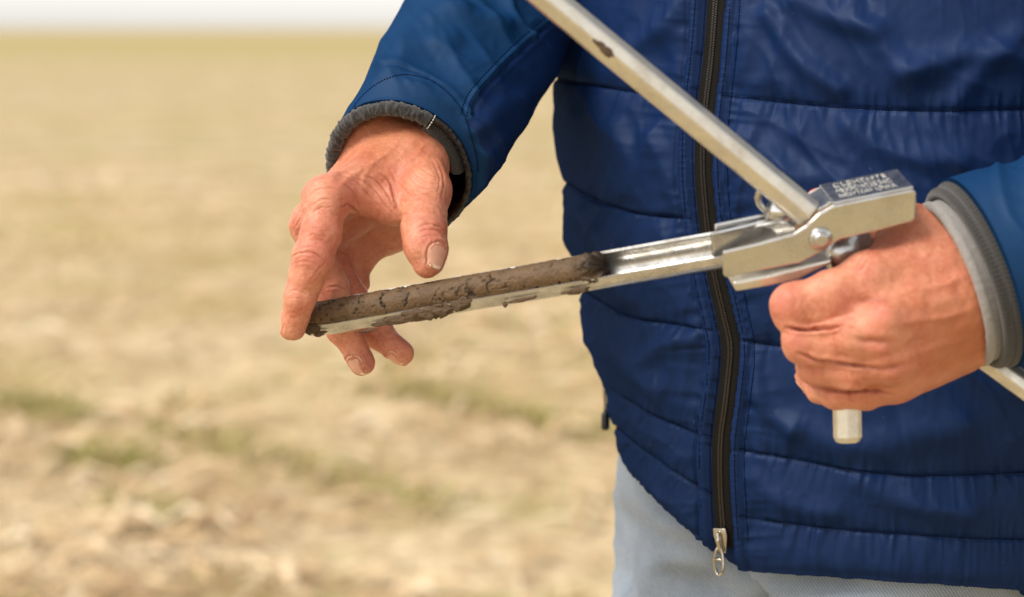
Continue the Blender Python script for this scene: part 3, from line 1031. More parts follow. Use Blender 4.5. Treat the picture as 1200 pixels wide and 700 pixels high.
for i in range(9):
    z = i / 8
    th = np.linspace(0, 2 * math.pi, 25)[:-1]
    r = .101 * math.cos(z * math.pi / 2 * .98)
    c = CT + .012 * EN
    ring = np.array([c + E1 * r * math.sin(t) * .93 + EN * (r * math.cos(t) * 1.02) + np.array([0, 0, 1.755 + .125 * math.sin(z * math.pi / 2) + (.03 * math.cos(t) if i == 0 else 0)]) for t in th])
    hb.v.append(ring)
    hb.n += 24
for i in range(8):
    for j in range(24):
        k = (j + 1) % 24
        hb.f.append([i * 24 + j, i * 24 + k, (i + 1) * 24 + k, (i + 1) * 24 + j])
        hb.m.append(0)
mbpart(hb, 'hair', M['hair'])

# ---- jacket torso
ZIP = smooth_line([(845, -120), (843, -30), (840, 20), (836, 70), (829, 130), (826, 190), (830, 250), (838, 310), (850, 365), (858, 408), (854, 460), (847, 515), (847, 570), (851, 640), (853, 700)], 90)
LEFT = np.array([(-900, 690), (-300, 655), (0, 652), (90, 655), (200, 663), (300, 676), (370, 689), (425, 707), (460, 718), (500, 721), (545, 735), (640, 752)], float)
HEM = np.array([(600, 545), (725, 540), (745, 560), (770, 585), (800, 613), (830, 640), (842, 650), (850, 658), (862, 665), (875, 669), (1000, 677), (1200, 692), (1600, 705)], float)
SEAM_L = [[(655, 92), (700, 101), (760, 110), (818, 115)], [(664, 214), (700, 233), (750, 250), (812, 256)], [(668, 330), (700, 350), (735, 370), (780, 378), (836, 386)],
          [(722, 458), (760, 482), (800, 500), (836, 512)], [(722, 500), (760, 530), (800, 556), (834, 578)]]
SEAM_R = [[(846, 112), (900, 118), (1000, 127), (1100, 130), (1200, 128), (1400, 124)], [(846, 258), (950, 268), (1080, 276), (1250, 270), (1400, 268)], [(868, 396), (905, 404), (1000, 412), (1200, 420), (1400, 418)],
          [(866, 526), (920, 535), (1000, 550), (1080, 557), (1200, 553), (1400, 540)], [(866, 604), (920, 612), (1000, 621), (1100, 628), (1200, 632), (1400, 630)]]
SEAM_T = [[(640, -60), (740, -45), (830, -40)], [(850, -40), (1000, -35), (1400, -40)], [(640, -220), (840, -210), (1400, -215)]]
SEAMS = [smooth_line(s, 30) for s in SEAM_L + SEAM_R + SEAM_T]

def torso_base(th, z, aR):
    """th 0 = front, + towards his left"""
    t = np.clip((z - 0.86) / 0.62, 0, 1)
    a = np.where(th > 0, 0.205 + 0.012 * np.sin(t * 3.1), aR)
    b = 0.132 + 0.014 * np.sin(np.clip(t * 1.5, 0, 1) * math.pi) - 0.02 * np.clip((z - 1.45) / .10, 0, 1)
    sh = np.clip((z - 1.45) / 0.15, 0, 1)
    a = a * (1 - 0.55 * sh ** 2)
    b = b * (1 - 0.35 * sh ** 2)
    s, c = np.sin(th), np.cos(th)
    e = 0.88
    s2 = np.sign(s) * np.abs(s) ** e
    c2 = np.sign(c) * np.abs(c) ** e
    return CT[None] + (a * s2)[:, None] * E1 + (b * c2)[:, None] * EN + z[:, None] * np.array([0, 0, 1.0])

zs_fit = np.linspace(0.78, 1.62, 44)
aR_fit = []
thl = np.linspace(-math.pi, 0, 181)
for z in zs_fit:
    lo, hi = 0.10, 0.26
    for _ in range(22):
        mid = (lo + hi) / 2
        v = torso_base(thl, np.full(181, z), np.full(181, mid))
        px, py, _d = proj(v)
        i = np.argmin(px)
        if px[i] > np.interp(py[i], LEFT[:, 0], LEFT[:, 1]):
            lo = mid
        else:
            hi = mid
    aR_fit.append(lo)
aR_fit = np.array(aR_fit)
# columns: fine over the part that shows, coarse behind
th_f = np.linspace(math.radians(-100), math.radians(72), 470)
th_b = np.linspace(math.radians(72), math.radians(260), 90)[1:]
TH = np.concatenate([th_f, th_b])
NC = len(TH)
zb = np.zeros(NC)
for j, t in enumerate(TH):
    lo, hi = 0.78, 1.10
    for _ in range(20):
        z = np.array([(lo + hi) / 2])
        px, py, _d = proj(torso_base(np.array([t if t < math.pi else t - 2 * math.pi]), z, np.interp(z, zs_fit, aR_fit)))
        if t > math.radians(80) or t < math.radians(-100):
            px = np.array([1600.0]) if t < 3.3 else np.array([720.0])
        if py[0] > np.interp(px[0], HEM[:, 0], HEM[:, 1]):
            lo = z[0]
        else:
            hi = z[0]
    zb[j] = lo
k = np.ones(9) / 9
back = np.arange(NC) >= len(th_f) - 12
zb_s = np.convolve(np.pad(zb, 30, mode='wrap'), np.ones(41) / 41, mode='same')[30:-30]
zb = np.where(back, zb_s, zb)
tv = np.concatenate([np.linspace(0, 0.76, 430), np.linspace(0.76, 1, 70)[1:]])
NR = len(tv)
ZTOP = 1.60
Z = zb[None, :] + (ZTOP - zb[None, :]) * tv[:, None]
T2 = np.tile(TH, (NR, 1))
T2w = np.where(T2 > math.pi, T2 - 2 * math.pi, T2)
base = torso_base(T2w.ravel(), Z.ravel(), np.interp(Z.ravel(), zs_fit, aR_fit))
quad_i = np.arange((NR - 1) * NC).reshape(NR - 1, NC)
FQ = np.stack([quad_i, np.roll(quad_i, -1, 1), np.roll(quad_i, -1, 1) + NC, quad_i + NC], -1).reshape(-1, 4)
nb = vert_normals(base, FQ)
px, py, dp = proj(base)
front = (nb * (base - cO)).sum(1) < 0.02

def fold(x, y, ang, lx, ly, seed, sharp=1.0):
    """long soft folds: noise drawn out along one direction, ridged"""
    c, s = math.cos(math.radians(ang)), math.sin(math.radians(ang))
    u, w = x * c + y * s, -x * s + y * c
    n = noise2(u / lx + 0.35 * noise2(x / 60, y / 60, seed + 9), w / ly + 0.5 * noise2(x / 80, y / 80, seed + 5), seed)
    return 1 - np.abs(n) ** sharp * 2.0

H = np.zeros(len(base))
dz, az, sz = poly_dist(px, py, ZIP)
right_panel = sz < 0
# quilting
dq = np.full(len(base), 400.0)
aq = np.zeros(len(base))
for i, s in enumerate(SEAMS):
    d, a, sd_ = poly_dist(px, py, s)
    mk = d < dq
    dq = np.where(mk, d, dq)
    aq = np.where(mk, a + 517 * i, aq)
puff = 0.0048 * (1 - np.exp(-(dq / 20) ** 0.9))
H += puff
H -= 0.0022 * np.exp(-(dq / 1.9) ** 2)
# gathers running away from every seam
ga = np.abs(noise2(aq / 8, dq / 60, 31)) + 0.7 * np.abs(noise2(aq / 19 + 4, dq / 90, 37))
H += (0.0033 * (0.45 - ga)) * np.exp(-dq / 24) * np.clip(dq / 3, 0, 1)
# folds
f1 = fold(px, py, 62, 150, 34, 3)
f2 = fold(px, py, 28, 130, 40, 8)
f3 = fold(px, py, 105, 90, 24, 14)
mR = np.clip((px - 870) / 80, 0, 1)
amp = 0.6 + 0.7 * np.clip(noise2(px / 140, py / 140, 51) + 0.5, 0, 1)
H += amp * (0.0020 * f1 * (0.35 + 0.65 * mR) + 0.0014 * f2 * (1 - .4 * mR) + 0.0018 * f3 * (1 - mR))
H += 0.0005 * fold(px, py, 75, 60, 17, 22) * amp + 0.0002 * noise2(px / 9, py / 9, 70)
# strained folds under the arm, pointing at the hand
for ln, am, w in [([(905, 20), (940, 70), (985, 105)], .005, 11), ([(1000, 10), (1040, 60), (1075, 85)], .0055, 14), ([(1060, 90), (1130, 65), (1200, 70)], .005, 14), ([(940, 0), (985, 25), (1030, 35)], .005, 12),
                  ([(1120, 120), (1150, 80), (1190, 40)], .004, 12), ([(880, 165), (930, 200), (990, 215)], .004, 13), ([(1000, 150), (1050, 180), (1120, 190)], .004, 14), ([(885, 430), (900, 470), (935, 500)], .0045, 11),
                  ([(940, 500), (1010, 520), (1120, 500)], .005, 18), ([(1010, 560), (1060, 585), (1130, 600)], .004, 12), ([(890, 560), (930, 590), (980, 600)], .003, 10), ([(690, 250), (720, 300), (735, 350)], .004, 10),
                  ([(745, 60), (790, 30), (815, 0)], .004, 11), ([(730, 150), (745, 190), (742, 225)], .003, 9), ([(760, 420), (790, 400), (820, 395)], .004, 10), ([(730, 400), (745, 430), (775, 455)], .004, 10), ([(770, 160), (790, 200), (805, 240)], .003, 9)]:
    d_, a_, _s = poly_dist(px, py, smooth_line(ln, 14))
    H += 1.1 * am * np.exp(-(d_ / (1.15 * w)) ** 2)
# placket beside the zip: a narrow padded welt, gathered by its stitching
wl = np.clip(1 - np.abs(dz - 19) / 6.5, 0, 1)
near = np.exp(-(dz / 34) ** 4)
H = H * (1 - 0.8 * near) + 0.004 * near
gth = np.sin(az / 6.4 * 2 * math.pi / 2 + 2.2 * noise2(az / 20, sz, 80)) 
H += 0.0022 * np.sqrt(np.clip(1 - ((dz - 19.5) / 6.0) ** 2, 0, 1)) * (dz < 27)
gr = np.exp(-((np.mod(az + 2.5 * noise2(az / 15, sz * 3, 83), 6.6) - 3.3) / 1.0) ** 2)
H -= 0.0011 * gr * np.clip(1 - np.abs(dz - 20) / 7.5, 0, 1) * (0.4 + 0.6 * np.abs(noise2(az / 9, sz * 5, 87)))
H -= 0.0022 * np.exp(-((dz - 26.5) / 1.6) ** 2)
fan = np.abs(noise2(az / 11, dz / 60, 91))
H += 0.0032 * (0.4 - fan) * np.exp(-np.clip(dz - 27, 0, 99) / 26) * (dz > 27)
H -= 0.0030 * (dz < 13.5)
# hem: rolled edge
hemd = (Z.ravel() - np.tile(zb, NR))
H -= 0.004 * np.exp(-(hemd / 0.006) ** 2)
H += 0.0012 * noise2(np.tile(TH, NR) * 60, hemd * 40, 97) * np.exp(-hemd / 0.03)
H = np.where(front | (np.abs(T2w.ravel()) < 1.9), H, 0.006 + 0.003 * noise2(T2.ravel() * 9, Z.ravel() * 30, 5))
jv = base + nb * H[:, None]
# turned-in hem and lining so that the cloth has thickness
inner = []
for dzz, dr in ((-0.0015, -0.006), (0.004, -0.011), (0.05, -0.013)):
    c0 = jv[:NC] + nb[:NC] * dr
    inner.append(c0 + np.array([0, 0, dzz]))
jverts = np.concatenate([jv] + inner)
ff = [FQ]
prev = np.arange(NC)
for i in range(3):
    cur = np.arange(NC) + NR * NC + i * NC
    ff.append(np.stack([prev, cur, np.roll(cur, -1), np.roll(prev, -1)], -1))
    prev = cur
jacket = part('jacket', jverts, np.concatenate(ff), M['nylon'])
jacket['label'] = 'navy quilted nylon jacket zipped up the front'
# lookup from picture position to the jacket's outer surface
kd = kdtree.KDTree(int(front.sum()))
fid = np.where(front & (px > 500) & (px < 1400) & (py > -300) & (py < 800))[0]
kd = kdtree.KDTree(len(fid))
jpx, jpy, jdp = proj(jv)
jn = vert_normals(jv, FQ)
for i in fid:
    kd.insert((jpx[i], jpy[i], 0), i)
kd.balance()
def on_jacket(x, y, off=0.0):
    hits = kd.find_n((x, y, 0), 6)
    w = np.array([1 / (h[2] + 0.3) for h in hits])
    ii = [h[1] for h in hits]
    d = (jdp[ii] * w).sum() / w.sum()
    n = nz((jn[ii] * w[:, None]).sum(0))
    return P(x, y, d) + n * off, n

# zip: tape, teeth, slider and pull
zl = [p for p in ZIP if -115 < p[1] < 646]
zl = np.array(zl)
zz = catmull(zl, 420)
tang = np.gradient(zz, axis=0)
tang /= np.linalg.norm(tang, axis=1)[:, None]
nrm = np.stack([tang[:, 1], -tang[:, 0]], 1)
center = np.array([on_jacket(x, y)[0] for x, y in zz])
ker = np.ones(15) / 15
for c in range(3):
    center[:, c] = np.convolve(np.pad(center[:, c], 7, mode='edge'), ker, mode='valid')
cn = np.array([on_jacket(x, y)[1] for x, y in zz])
for c in range(3):
    cn[:, c] = np.convolve(np.pad(cn[:, c], 12, mode='edge'), np.ones(25) / 25, mode='valid')
cn /= np.linalg.norm(cn, axis=1)[:, None]
zt = np.gradient(center, axis=0)
zt /= np.linalg.norm(zt, axis=1)[:, None]
zs_ = np.cross(zt, cn)
zs_ /= np.linalg.norm(zs_, axis=1)[:, None]
if (zs_ @ cR).mean() < 0:
    zs_ = -zs_
rows = []
prof = [(-7.6, 0.8), (-7.0, 1.5), (-4.4, 1.8), (-2.2, 2.0), (0, 2.0), (2.2, 2.0), (4.4, 1.8), (7.0, 1.5), (7.6, 0.8)]
tv_ = np.concatenate([center + zs_ * (a * mm) + cn * (b * mm) for a, b in prof])
n_ = len(center)
tf = np.concatenate([np.stack([np.arange(n_ - 1) + i * n_, np.arange(n_ - 1) + 1 + i * n_, np.arange(n_ - 1) + 1 + (i + 1) * n_, np.arange(n_ - 1) + (i + 1) * n_], -1) for i in range(len(prof) - 1)])
zip_tape = part('zipper_tape', tv_, tf, M['tape'], jacket)
# coil teeth: two rows of small hooked ridges
tb = MB()
arc = np.concatenate([[0], np.cumsum(np.linalg.norm(np.diff(center, axis=0), axis=1))])
pitch = 0.00165
cube = np.array([(-1, -1, -1), (1, -1, -1), (1, 1, -1), (-1, 1, -1), (-1, -1, 1), (1, -1, 1), (1, 1, 1), (-1, 1, 1)], float)
cf = [(3, 2, 1, 0), (4, 5, 6, 7), (0, 1, 5, 4), (1, 2, 6, 5), (2, 3, 7, 6), (3, 0, 4, 7)]
zip_wob = lambda s: 0.0
for i, s in enumerate(np.arange(0.002, arc[-1] - 0.006, pitch)):
    q = [np.interp(s, arc, center[:, c]) for c in range(3)]
    t_ = nz([np.interp(s, arc, zt[:, c]) for c in range(3)])
    n__ = nz([np.interp(s, arc, cn[:, c]) for c in range(3)])
    w_ = np.cross(t_, n__)
    for sg in (-1, 1):
        c0 = np.array(q) + w_ * sg * 1.05 * mm + n__ * 2.5 * mm + t_ * (pitch / 2 if sg > 0 else 0)
        vv = c0 + cube[:, :1] * w_ * 0.85 * mm + cube[:, 1:2] * (t_ + w_ * 0.25 * sg) * 0.52 * mm + cube[:, 2:] * n__ * (0.75 * mm) * np.where(cube[:, 2:] > 0, 1, 1)
        vv[4:] = c0 + (vv[4:] - c0) * 0.86
        tb.add(vv, cf)
teeth = mbpart(tb, 'zipper_teeth', M['teeth'], jacket, smooth=False)
teeth['kind'] = 'stuff'

# slider with its pull
s0, sn = on_jacket(850, 630, 0.004)
sl = MB()
st_ = nz(P(851, 650, 1.5) - P(850, 625, 1.5))
st_ = nz(st_ - sn * np.dot(st_, sn))
sw = np.cross(st_, sn)
out2 = [(-4.6, -8), (4.6, -8), (5.2, -3), (3.4, 5), (2.6, 9), (-2.6, 9), (-3.4, 5), (-5.2, -3)]
prism_mesh(sl, [s0 + sw * (a * mm) + st_ * (b * mm) for a, b in out2], sn * 2.2 * mm)
bridge = [s0 + st_ * (y * mm) + sn * (h * mm) for y, h in ((-5, 2), (-4.5, 4.2), (-1, 5.4), (4, 5.2), (6.5, 4), (7, 2))]
tube_mesh(sl, bridge, [1.6 * mm] * 6, 8)
slider = mbpart(sl, 'zipper_slider', M['brass'], jacket)
bevel(slider, 0.0005)
pl = MB()
p0 = s0 + st_ * 4 * mm + sn * 5.5 * mm
loop = []
dn = nz(np.array([0.02, 0.05, -1.0]))
sw2 = nz(np.cross(dn, sn))
for t in np.linspace(0, 2 * math.pi, 33)[:-1]:
    y = 9.5 - 9.5 * math.cos(t)
    wdt = (2.0 + 3.0 * min(1, y / 20)) * math.sin(t)
    loop.append(p0 + dn * (y * mm) + sw2 * (wdt * mm) + sn * (0.0008 * math.sin(t * 2)))
loop.append(loop[0])
loop.append(loop[1])
tube_mesh(pl, loop, 1.05 * mm, 8, cap=False)
cross = [p0 + dn * 8.5 * mm - sw2 * 3.6 * mm, p0 + dn * 8.2 * mm, p0 + dn * 8.5 * mm + sw2 * 3.6 * mm]
tube_mesh(pl, cross, 1.1 * mm, 8)
mbpart(pl, 'zipper_pull', M['brass'], jacket)

# stitching along the seams and beside the zip
sb = MB()
def stitches(mb, line, step=3.6, length=2.5, rad=0.38 * mm, off=0.0006, surf=on_jacket):
    seg = np.hypot(*np.diff(line, axis=0).T)
    s = np.concatenate([[0], np.cumsum(seg)])
    for a in np.arange(0, s[-1] - length, step):
        e = [np.array([np.interp(a + q, s, line[:, 0]), np.interp(a + q, s, line[:, 1])]) for q in (0, length / 2, length)]
        if not (560 < e[0][0] < 1290 and -60 < e[0][1] < 720):
            continue
        pp = [surf(x, y, off)[0] for x, y in e]
        tube_mesh(mb, pp, [rad * .6, rad, rad * .6], 5)
for s in SEAMS[:-1]:
    stitches(sb, s)
for sgn, dd in ((1, 26.5), (-1, 26.5), (1, 14.6), (-1, 14.6)):
    off_line = np.stack([zz[:, 0] + sgn * dd * nrm[:, 0], zz[:, 1] + sgn * dd * nrm[:, 1]], 1)[::6]
    stitches(sb, off_line)
stc = mbpart(sb, 'stitching', M['thread'], jacket)
stc['kind'] = 'stuff'

# side pocket's zip pull hanging at the silhouette
pk = MB()
a0 = P(709, 436, 1.735)
tube_mesh(pk, [a0, a0 + [-.0005, 0, -.012], a0 + [.0005, 0, -.030]], [1.5 * mm, 1.3 * mm, 1.3 * mm], 8, mi=0)
tube_mesh(pk, [a0 + [.0005, 0, -.029], a0 + [.0005, 0, -.031], a0 + [.0005, 0, -.040], a0 + [.0005, 0, -.042]], [2.2 * mm, 3.1 * mm, 3.1 * mm, 2.3 * mm], 8, mi=1)
tube_mesh(pk, [a0 + [.002, 0, .006], a0 + [0, 0, -.001]], [3 * mm, 2.0 * mm], 8, mi=1)
mbpart(pk, 'pocket_pull', [M['brass'], M['lining']], jacket)

# ---- sleeves
def ring_frame(normal, ref):
    n = nz(normal)
    a = nz(np.asarray(ref) - np.dot(ref, n) * n)
    return n, a, np.cross(n, a)

def sleeve(name, stations, nseg, nring, wr, ref, mats, matfun, label, thick=0.004):
    """stations: (centre, radius_a, radius_b, normal or None) from the cuff up the arm"""
    C = catmull([s[0] for s in stations], nring)
    RA = catmull([[s[1], s[2], 0] for s in stations], nring)
    tg = np.gradient(C, axis=0)
    if stations[0][3] is not None:
        n0 = nz(stations[0][3])
        for i in range(nring):
            w = math.exp(-(i / (0.10 * nring)) ** 2)
            tg[i] = nz(nz(tg[i]) * (1 - w) + n0 * w)
    th = np.linspace(0, 2 * math.pi, nseg, endpoint=False)
    V_, A_, R_ = [], [], []
    for i in range(nring):
        n, a, b = ring_frame(tg[i], ref)
        V_.append(C[i] + RA[i, 0] * np.cos(th)[:, None] * a + RA[i, 1] * np.sin(th)[:, None] * b)
    V_ = np.array(V_)
    return V_, th, C, tg

def grid_faces(nr, nc):
    q = np.arange((nr - 1) * nc).reshape(nr - 1, nc)
    return np.stack([q, np.roll(q, -1, 1), np.roll(q, -1, 1) + nc, q + nc], -1).reshape(-1, 4)

# his right sleeve (left in the picture)
cuffn_r = nz(P(530, 60, 1.64) - P(470, 200, 1.52))
st_r = [(P(468, 198, 1.530), .050, .047, cuffn_r), (P(490, 170, 1.545), .0495, .049, cuffn_r), (P(512, 135, 1.570), .0505, .052, None), (P(538, 85, 1.615), .053, .056, None), (P(583, 8, 1.685), .057, .059, None),
        (P(612, -70, 1.745), .066, .068, None), (P(626, -150, 1.782), .069, .07, None), (sho_r * .7 + elb_r * .3 + [0, 0, .01], .076, .074, None), (sho_r + [0, 0, .005], .074, .074, None), (CT - .10 * E1 + [0, 0, 1.535], .05, .06, None)]
NSG, NRG = 220, 330
V_, thr, Cr, Tr = sleeve('sleeve', st_r, NSG, NRG, None, cU, None, None, None)
fq = grid_faces(NRG, NSG)
sv = V_.reshape(-1, 3)
sn_ = vert_normals(sv, fq)
if ((sv - np.repeat(Cr, NSG, 0)) * sn_).sum(1).mean() < 0:
    fq = fq[:, ::-1].copy()
    sn_ = -sn_
spx, spy, sdp = proj(sv)
thg = np.tile(thr, NRG)
arc_r = np.concatenate([[0], np.cumsum(np.linalg.norm(np.diff(Cr, axis=0), axis=1))])
ag = np.repeat(arc_r, NSG)
sf = (sn_ * (sv - cO)).sum(1) < 0.02
SEAM_A = smooth_line([(549, 137), (556, 116), (580, 88), (610, 58), (645, 28), (690, -10), (740, -60)], 40)     # seam along the sleeve
HEMB = smooth_line([(398, 170), (412, 130), (438, 101), (470, 88), (500, 93), (522, 107), (540, 128), (552, 160), (560, 200), (553, 245)], 50)  # stitched cuff band
dA, aA, sA = poly_dist(spx, spy, SEAM_A)
dB, aB, sB = poly_dist(spx, spy, HEMB)
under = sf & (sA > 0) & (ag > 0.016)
h = 0.0036 * fold(spx, spy, 62, 110, 34, 41) + 0.0020 * fold(spx, spy, 35, 80, 26, 47) + .0003 * fold(spx, spy, 50, 40, 12, 49)
for ln, am, w in [([(470, 60), (500, 35), (540, 20)], .004, 12), ([(455, 85), (490, 62), (530, 52)], .0035, 11), ([(500, 5), (545, 25), (590, 30)], .004, 13), ([(430, 120), (450, 100), (470, 85)], .002, 9),
                  ([(445, 45), (452, 60), (450, 80)], .003, 8), ([(560, 190), (590, 160), (640, 130)], .004, 12), ([(560, 150), (600, 120), (645, 85)], .004, 12), ([(570, 215), (585, 190), (600, 180)], .0035, 9)]:
    d_, a_, _s = poly_dist(spx, spy, smooth_line(ln, 14))
    h += np.where(sf, 1.3 * am * np.exp(-(d_ / w) ** 2), 0)
h += np.where(under, 0.004 * (1 - np.exp(-dA / 14)) + 0.0014 * fold(spx, spy, 120, 70, 26, 61), 0)
h += np.where(sf, 0.0016 * np.exp(-((dA - 4.5) / 3.2) ** 2) - 0.0012 * np.exp(-(dA / 1.6) ** 2) - 0.0010 * np.exp(-(dB / 1.5) ** 2) + 0.0008 * np.exp(-((dB - 4) / 3) ** 2), 0)
el = np.exp(-((ag - arc_r[int(NRG * .62)]) / 0.06) ** 2)
h += 0.004 * el * noise2(ag * 60, thg * 1.5, 33) + 0.0003 * noise2(spx / 6, spy / 6, 7)
h *= np.clip(ag / 0.02, 0.15, 1)
h = np.where(under, h * .6, h)
h = np.where(sf, h, h * .4)
h *= np.clip(-(sn_ * (sv - cO)).sum(1) / np.linalg.norm(sv - cO, axis=1) * 2.2 + .15, .25, 1)
sv = sv + sn_ * h[:, None]
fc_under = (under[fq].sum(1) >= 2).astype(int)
# rolled outer edge going inside
edge_v, edge_f = [], []
prev = np.arange(NSG)
base_n = len(sv)
for i, (inn, fw) in enumerate(((.0012, -.0012), (.0030, .0002), (.0045, .010), (.006, .05))):
    ctr = Cr[0]
    cur_v = sv[:NSG] - nz(sv[:NSG].mean(0) - sv[:NSG].mean(0) + 1e-9) * 0
    rad = sv[:NSG] - ctr
    rad = rad / np.linalg.norm(rad, axis=1)[:, None]
    edge_v.append(sv[:NSG] - rad * inn + cuffn_r * fw)
    cur = np.arange(NSG) + base_n + i * NSG
    edge_f.append(np.stack([np.roll(prev, -1), np.roll(cur, -1), cur, prev], -1))
    prev = cur
allf = np.concatenate([fq] + edge_f)
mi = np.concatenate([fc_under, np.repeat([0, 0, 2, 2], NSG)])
sleeve_r = part('sleeve', np.concatenate([sv] + edge_v), allf, [M['softshell'], M['nylon'], M['lining']], matidx=mi)
sleeve_r['label'] = 'blue softshell sleeve with darker quilted underside, over the open hand'

def on_surface(pxs, pys, dps, ns, mask):
    ids = np.where(mask)[0]
    k_ = kdtree.KDTree(len(ids))
    for i in ids:
        k_.insert((pxs[i], pys[i], 0), i)
    k_.balance()
    def f(x, y, off=0.0):
        hits = k_.find_n((x, y, 0), 4)
        w = np.array([1 / (h_[2] + 0.3) for h_ in hits])
        ii = [h_[1] for h_ in hits]
        n = nz((ns[ii] * w[:, None]).sum(0))
        return P(x, y, (dps[ii] * w).sum() / w.sum()) + n * off, n
    return f
qpx, qpy, qdp = proj(sv)
on_sleeve = on_surface(qpx, qpy, qdp, sn_, sf & (ag < .35))
sb = MB()
def stitches2(mb, line, surf, step=3.4, length=2.3, rad=.33 * mm, off=.0003, lim=(360, -80, 700, 290)):
    seg = np.hypot(*np.diff(line, axis=0).T)
    s = np.concatenate([[0], np.cumsum(seg)])
    for a in np.arange(0, s[-1] - length, step):
        e = [np.array([np.interp(a + q, s, line[:, 0]), np.interp(a + q, s, line[:, 1])]) for q in (0, length / 2, length)]
        if not (lim[0] < e[0][0] < lim[2] and lim[1] < e[0][1] < lim[3]):
            continue
        tube_mesh(mb, [surf(x, y, off)[0] for x, y in e], [rad * .6, rad, rad * .6], 5)
stitches2(sb, HEMB, on_sleeve, lim=(360, -80, 700, 200))
tg_ = np.gradient(SEAM_A, axis=0)
tg_ /= np.linalg.norm(tg_, axis=1)[:, None]
for o_ in (3.0, 9.5):
    stitches2(sb, SEAM_A + o_ * np.stack([tg_[:, 1], -tg_[:, 0]], 1), on_sleeve)
o = mbpart(sb, 'stitching', M['thread'], sleeve_r)
o['kind'] = 'stuff'

# knitted cuff edge inside the sleeve: fleecy roll over the top, ribbed strip and black lining towards the right
def cuff_roll(name, mat, ctr, n, ra, rb, ref, t0, t1, rad, inset, parent, ribs=0, ribamp=0.0, fuzz=0.0, back=0.03, nseg=240, band=0.0):
    n, a, b = ring_frame(n, ref)
    th = np.linspace(t0, t1, nseg)
    prof = [(0, -.0), (math.pi * .15, 1), (math.pi * .35, 1), (math.pi * .55, 1), (math.pi * .75, 1), (math.pi * .95, 1), (math.pi * 1.15, 1), (math.pi * 1.35, 1)]
    ph = np.linspace(-0.35 * math.pi, 1.35 * math.pi, 16)
    rows = []
    for p_ in ph:
        r_off = rad * math.cos(p_)
        f_off = -rad * math.sin(p_)
        x = 1 + ribamp * np.cos(th * ribs) if ribs else 1
        rows.append((r_off * x if ribs else r_off, f_off))
    vs_ = []
    for bk in ((band, band * .5) if band else ()):
        vs_.append(ctr + ((ra - inset + rad) * np.cos(th))[:, None] * a + ((rb - inset + rad) * np.sin(th))[:, None] * b + n * bk)
    for r_off, f_off in rows:
        rr = -inset + r_off
        vs_.append(ctr + ((ra + rr) * np.cos(th))[:, None] * a + ((rb + rr) * np.sin(th))[:, None] * b + n * f_off)
    # inner lining running up the sleeve
    for bk in (0.012, back):
        vs_.append(ctr + ((ra - inset - rad) * np.cos(th))[:, None] * a + ((rb - inset - rad) * np.sin(th))[:, None] * b + n * bk)
    vs_ = np.concatenate(vs_)
    nrw = len(rows) + 2 + (2 if band else 0)
    f_ = np.concatenate([np.stack([np.arange(nseg - 1) + i * nseg, np.arange(nseg - 1) + 1 + i * nseg, np.arange(nseg - 1) + 1 + (i + 1) * nseg, np.arange(nseg - 1) + (i + 1) * nseg], -1) for i in range(nrw - 1)])
    if fuzz:
        nn = vert_normals(vs_, f_)
        vs_ = vs_ + nn * (fuzz * fbm(vs_ * 480, 3, 12))[:, None]
    return part(name, vs_, f_, mat, parent)
cc = P(468, 198, 1.530)
nA, aA_, bA_ = ring_frame(cuffn_r, cU)
# angle of a picture position on the cuff ring
def ring_angle(ctr, ra, rb, n, ref, x, y):
    n, a, b = ring_frame(n, ref)
    th = np.linspace(0, 2 * math.pi, 720)
    p = ctr + (ra * np.cos(th))[:, None] * a + (rb * np.sin(th))[:, None] * b
    qx, qy, _ = proj(p)
    return th[np.argmin((qx - x) ** 2 + (qy - y) ** 2)]
tl = ring_angle(cc, .050, .047, cuffn_r, cU, 383, 205)
tr = ring_angle(cc, .050, .047, cuffn_r, cU, 510, 130)
tl -= 2 * math.pi                    # the angle runs clockwise from the top
cuff_roll('fleece_cuff', M['fleece'], cc - cuffn_r * .002, cuffn_r, .050, .047, cU, tl - .6, tr, .0046, .0044, sleeve_r, fuzz=.0010)
cuff_roll('ribbed_cuff', M['ribknit'], cc + cuffn_r * .002, cuffn_r, .050, .047, cU, tr - .02, tr + 1.0, .0045, .0100, sleeve_r, ribs=150, ribamp=.16)
cuff_roll('cuff_lining', M['lining'], cc - cuffn_r * .001, cuffn_r, .050, .047, cU, tr, tl - .6 + 2 * math.pi, .0022, .0018, sleeve_r, fuzz=.0005)
sb = MB()
nA, aa, bb = ring_frame(cuffn_r, cU)
for i in range(9):
    t = i / 9
    ph = -.25 * math.pi + t * 1.2 * math.pi
    pts = []
    for dq_ in (0, .5, 1):
        p_ = ph + dq_ * .09 * math.pi
        rr = .0048
        c_ = cc - cuffn_r * .002
        pts.append(c_ + ((.050 - .0044 + rr * math.cos(p_)) * math.cos(tr + .03)) * aa + ((.047 - .0044 + rr * math.cos(p_)) * math.sin(tr + .03)) * bb - nA * rr * math.sin(p_))
    tube_mesh(sb, pts, [.3 * mm, .45 * mm, .3 * mm], 5)
o = mbpart(sb, 'pale_stitching', M['pale_thread'], sleeve_r)
o['kind'] = 'stuff'

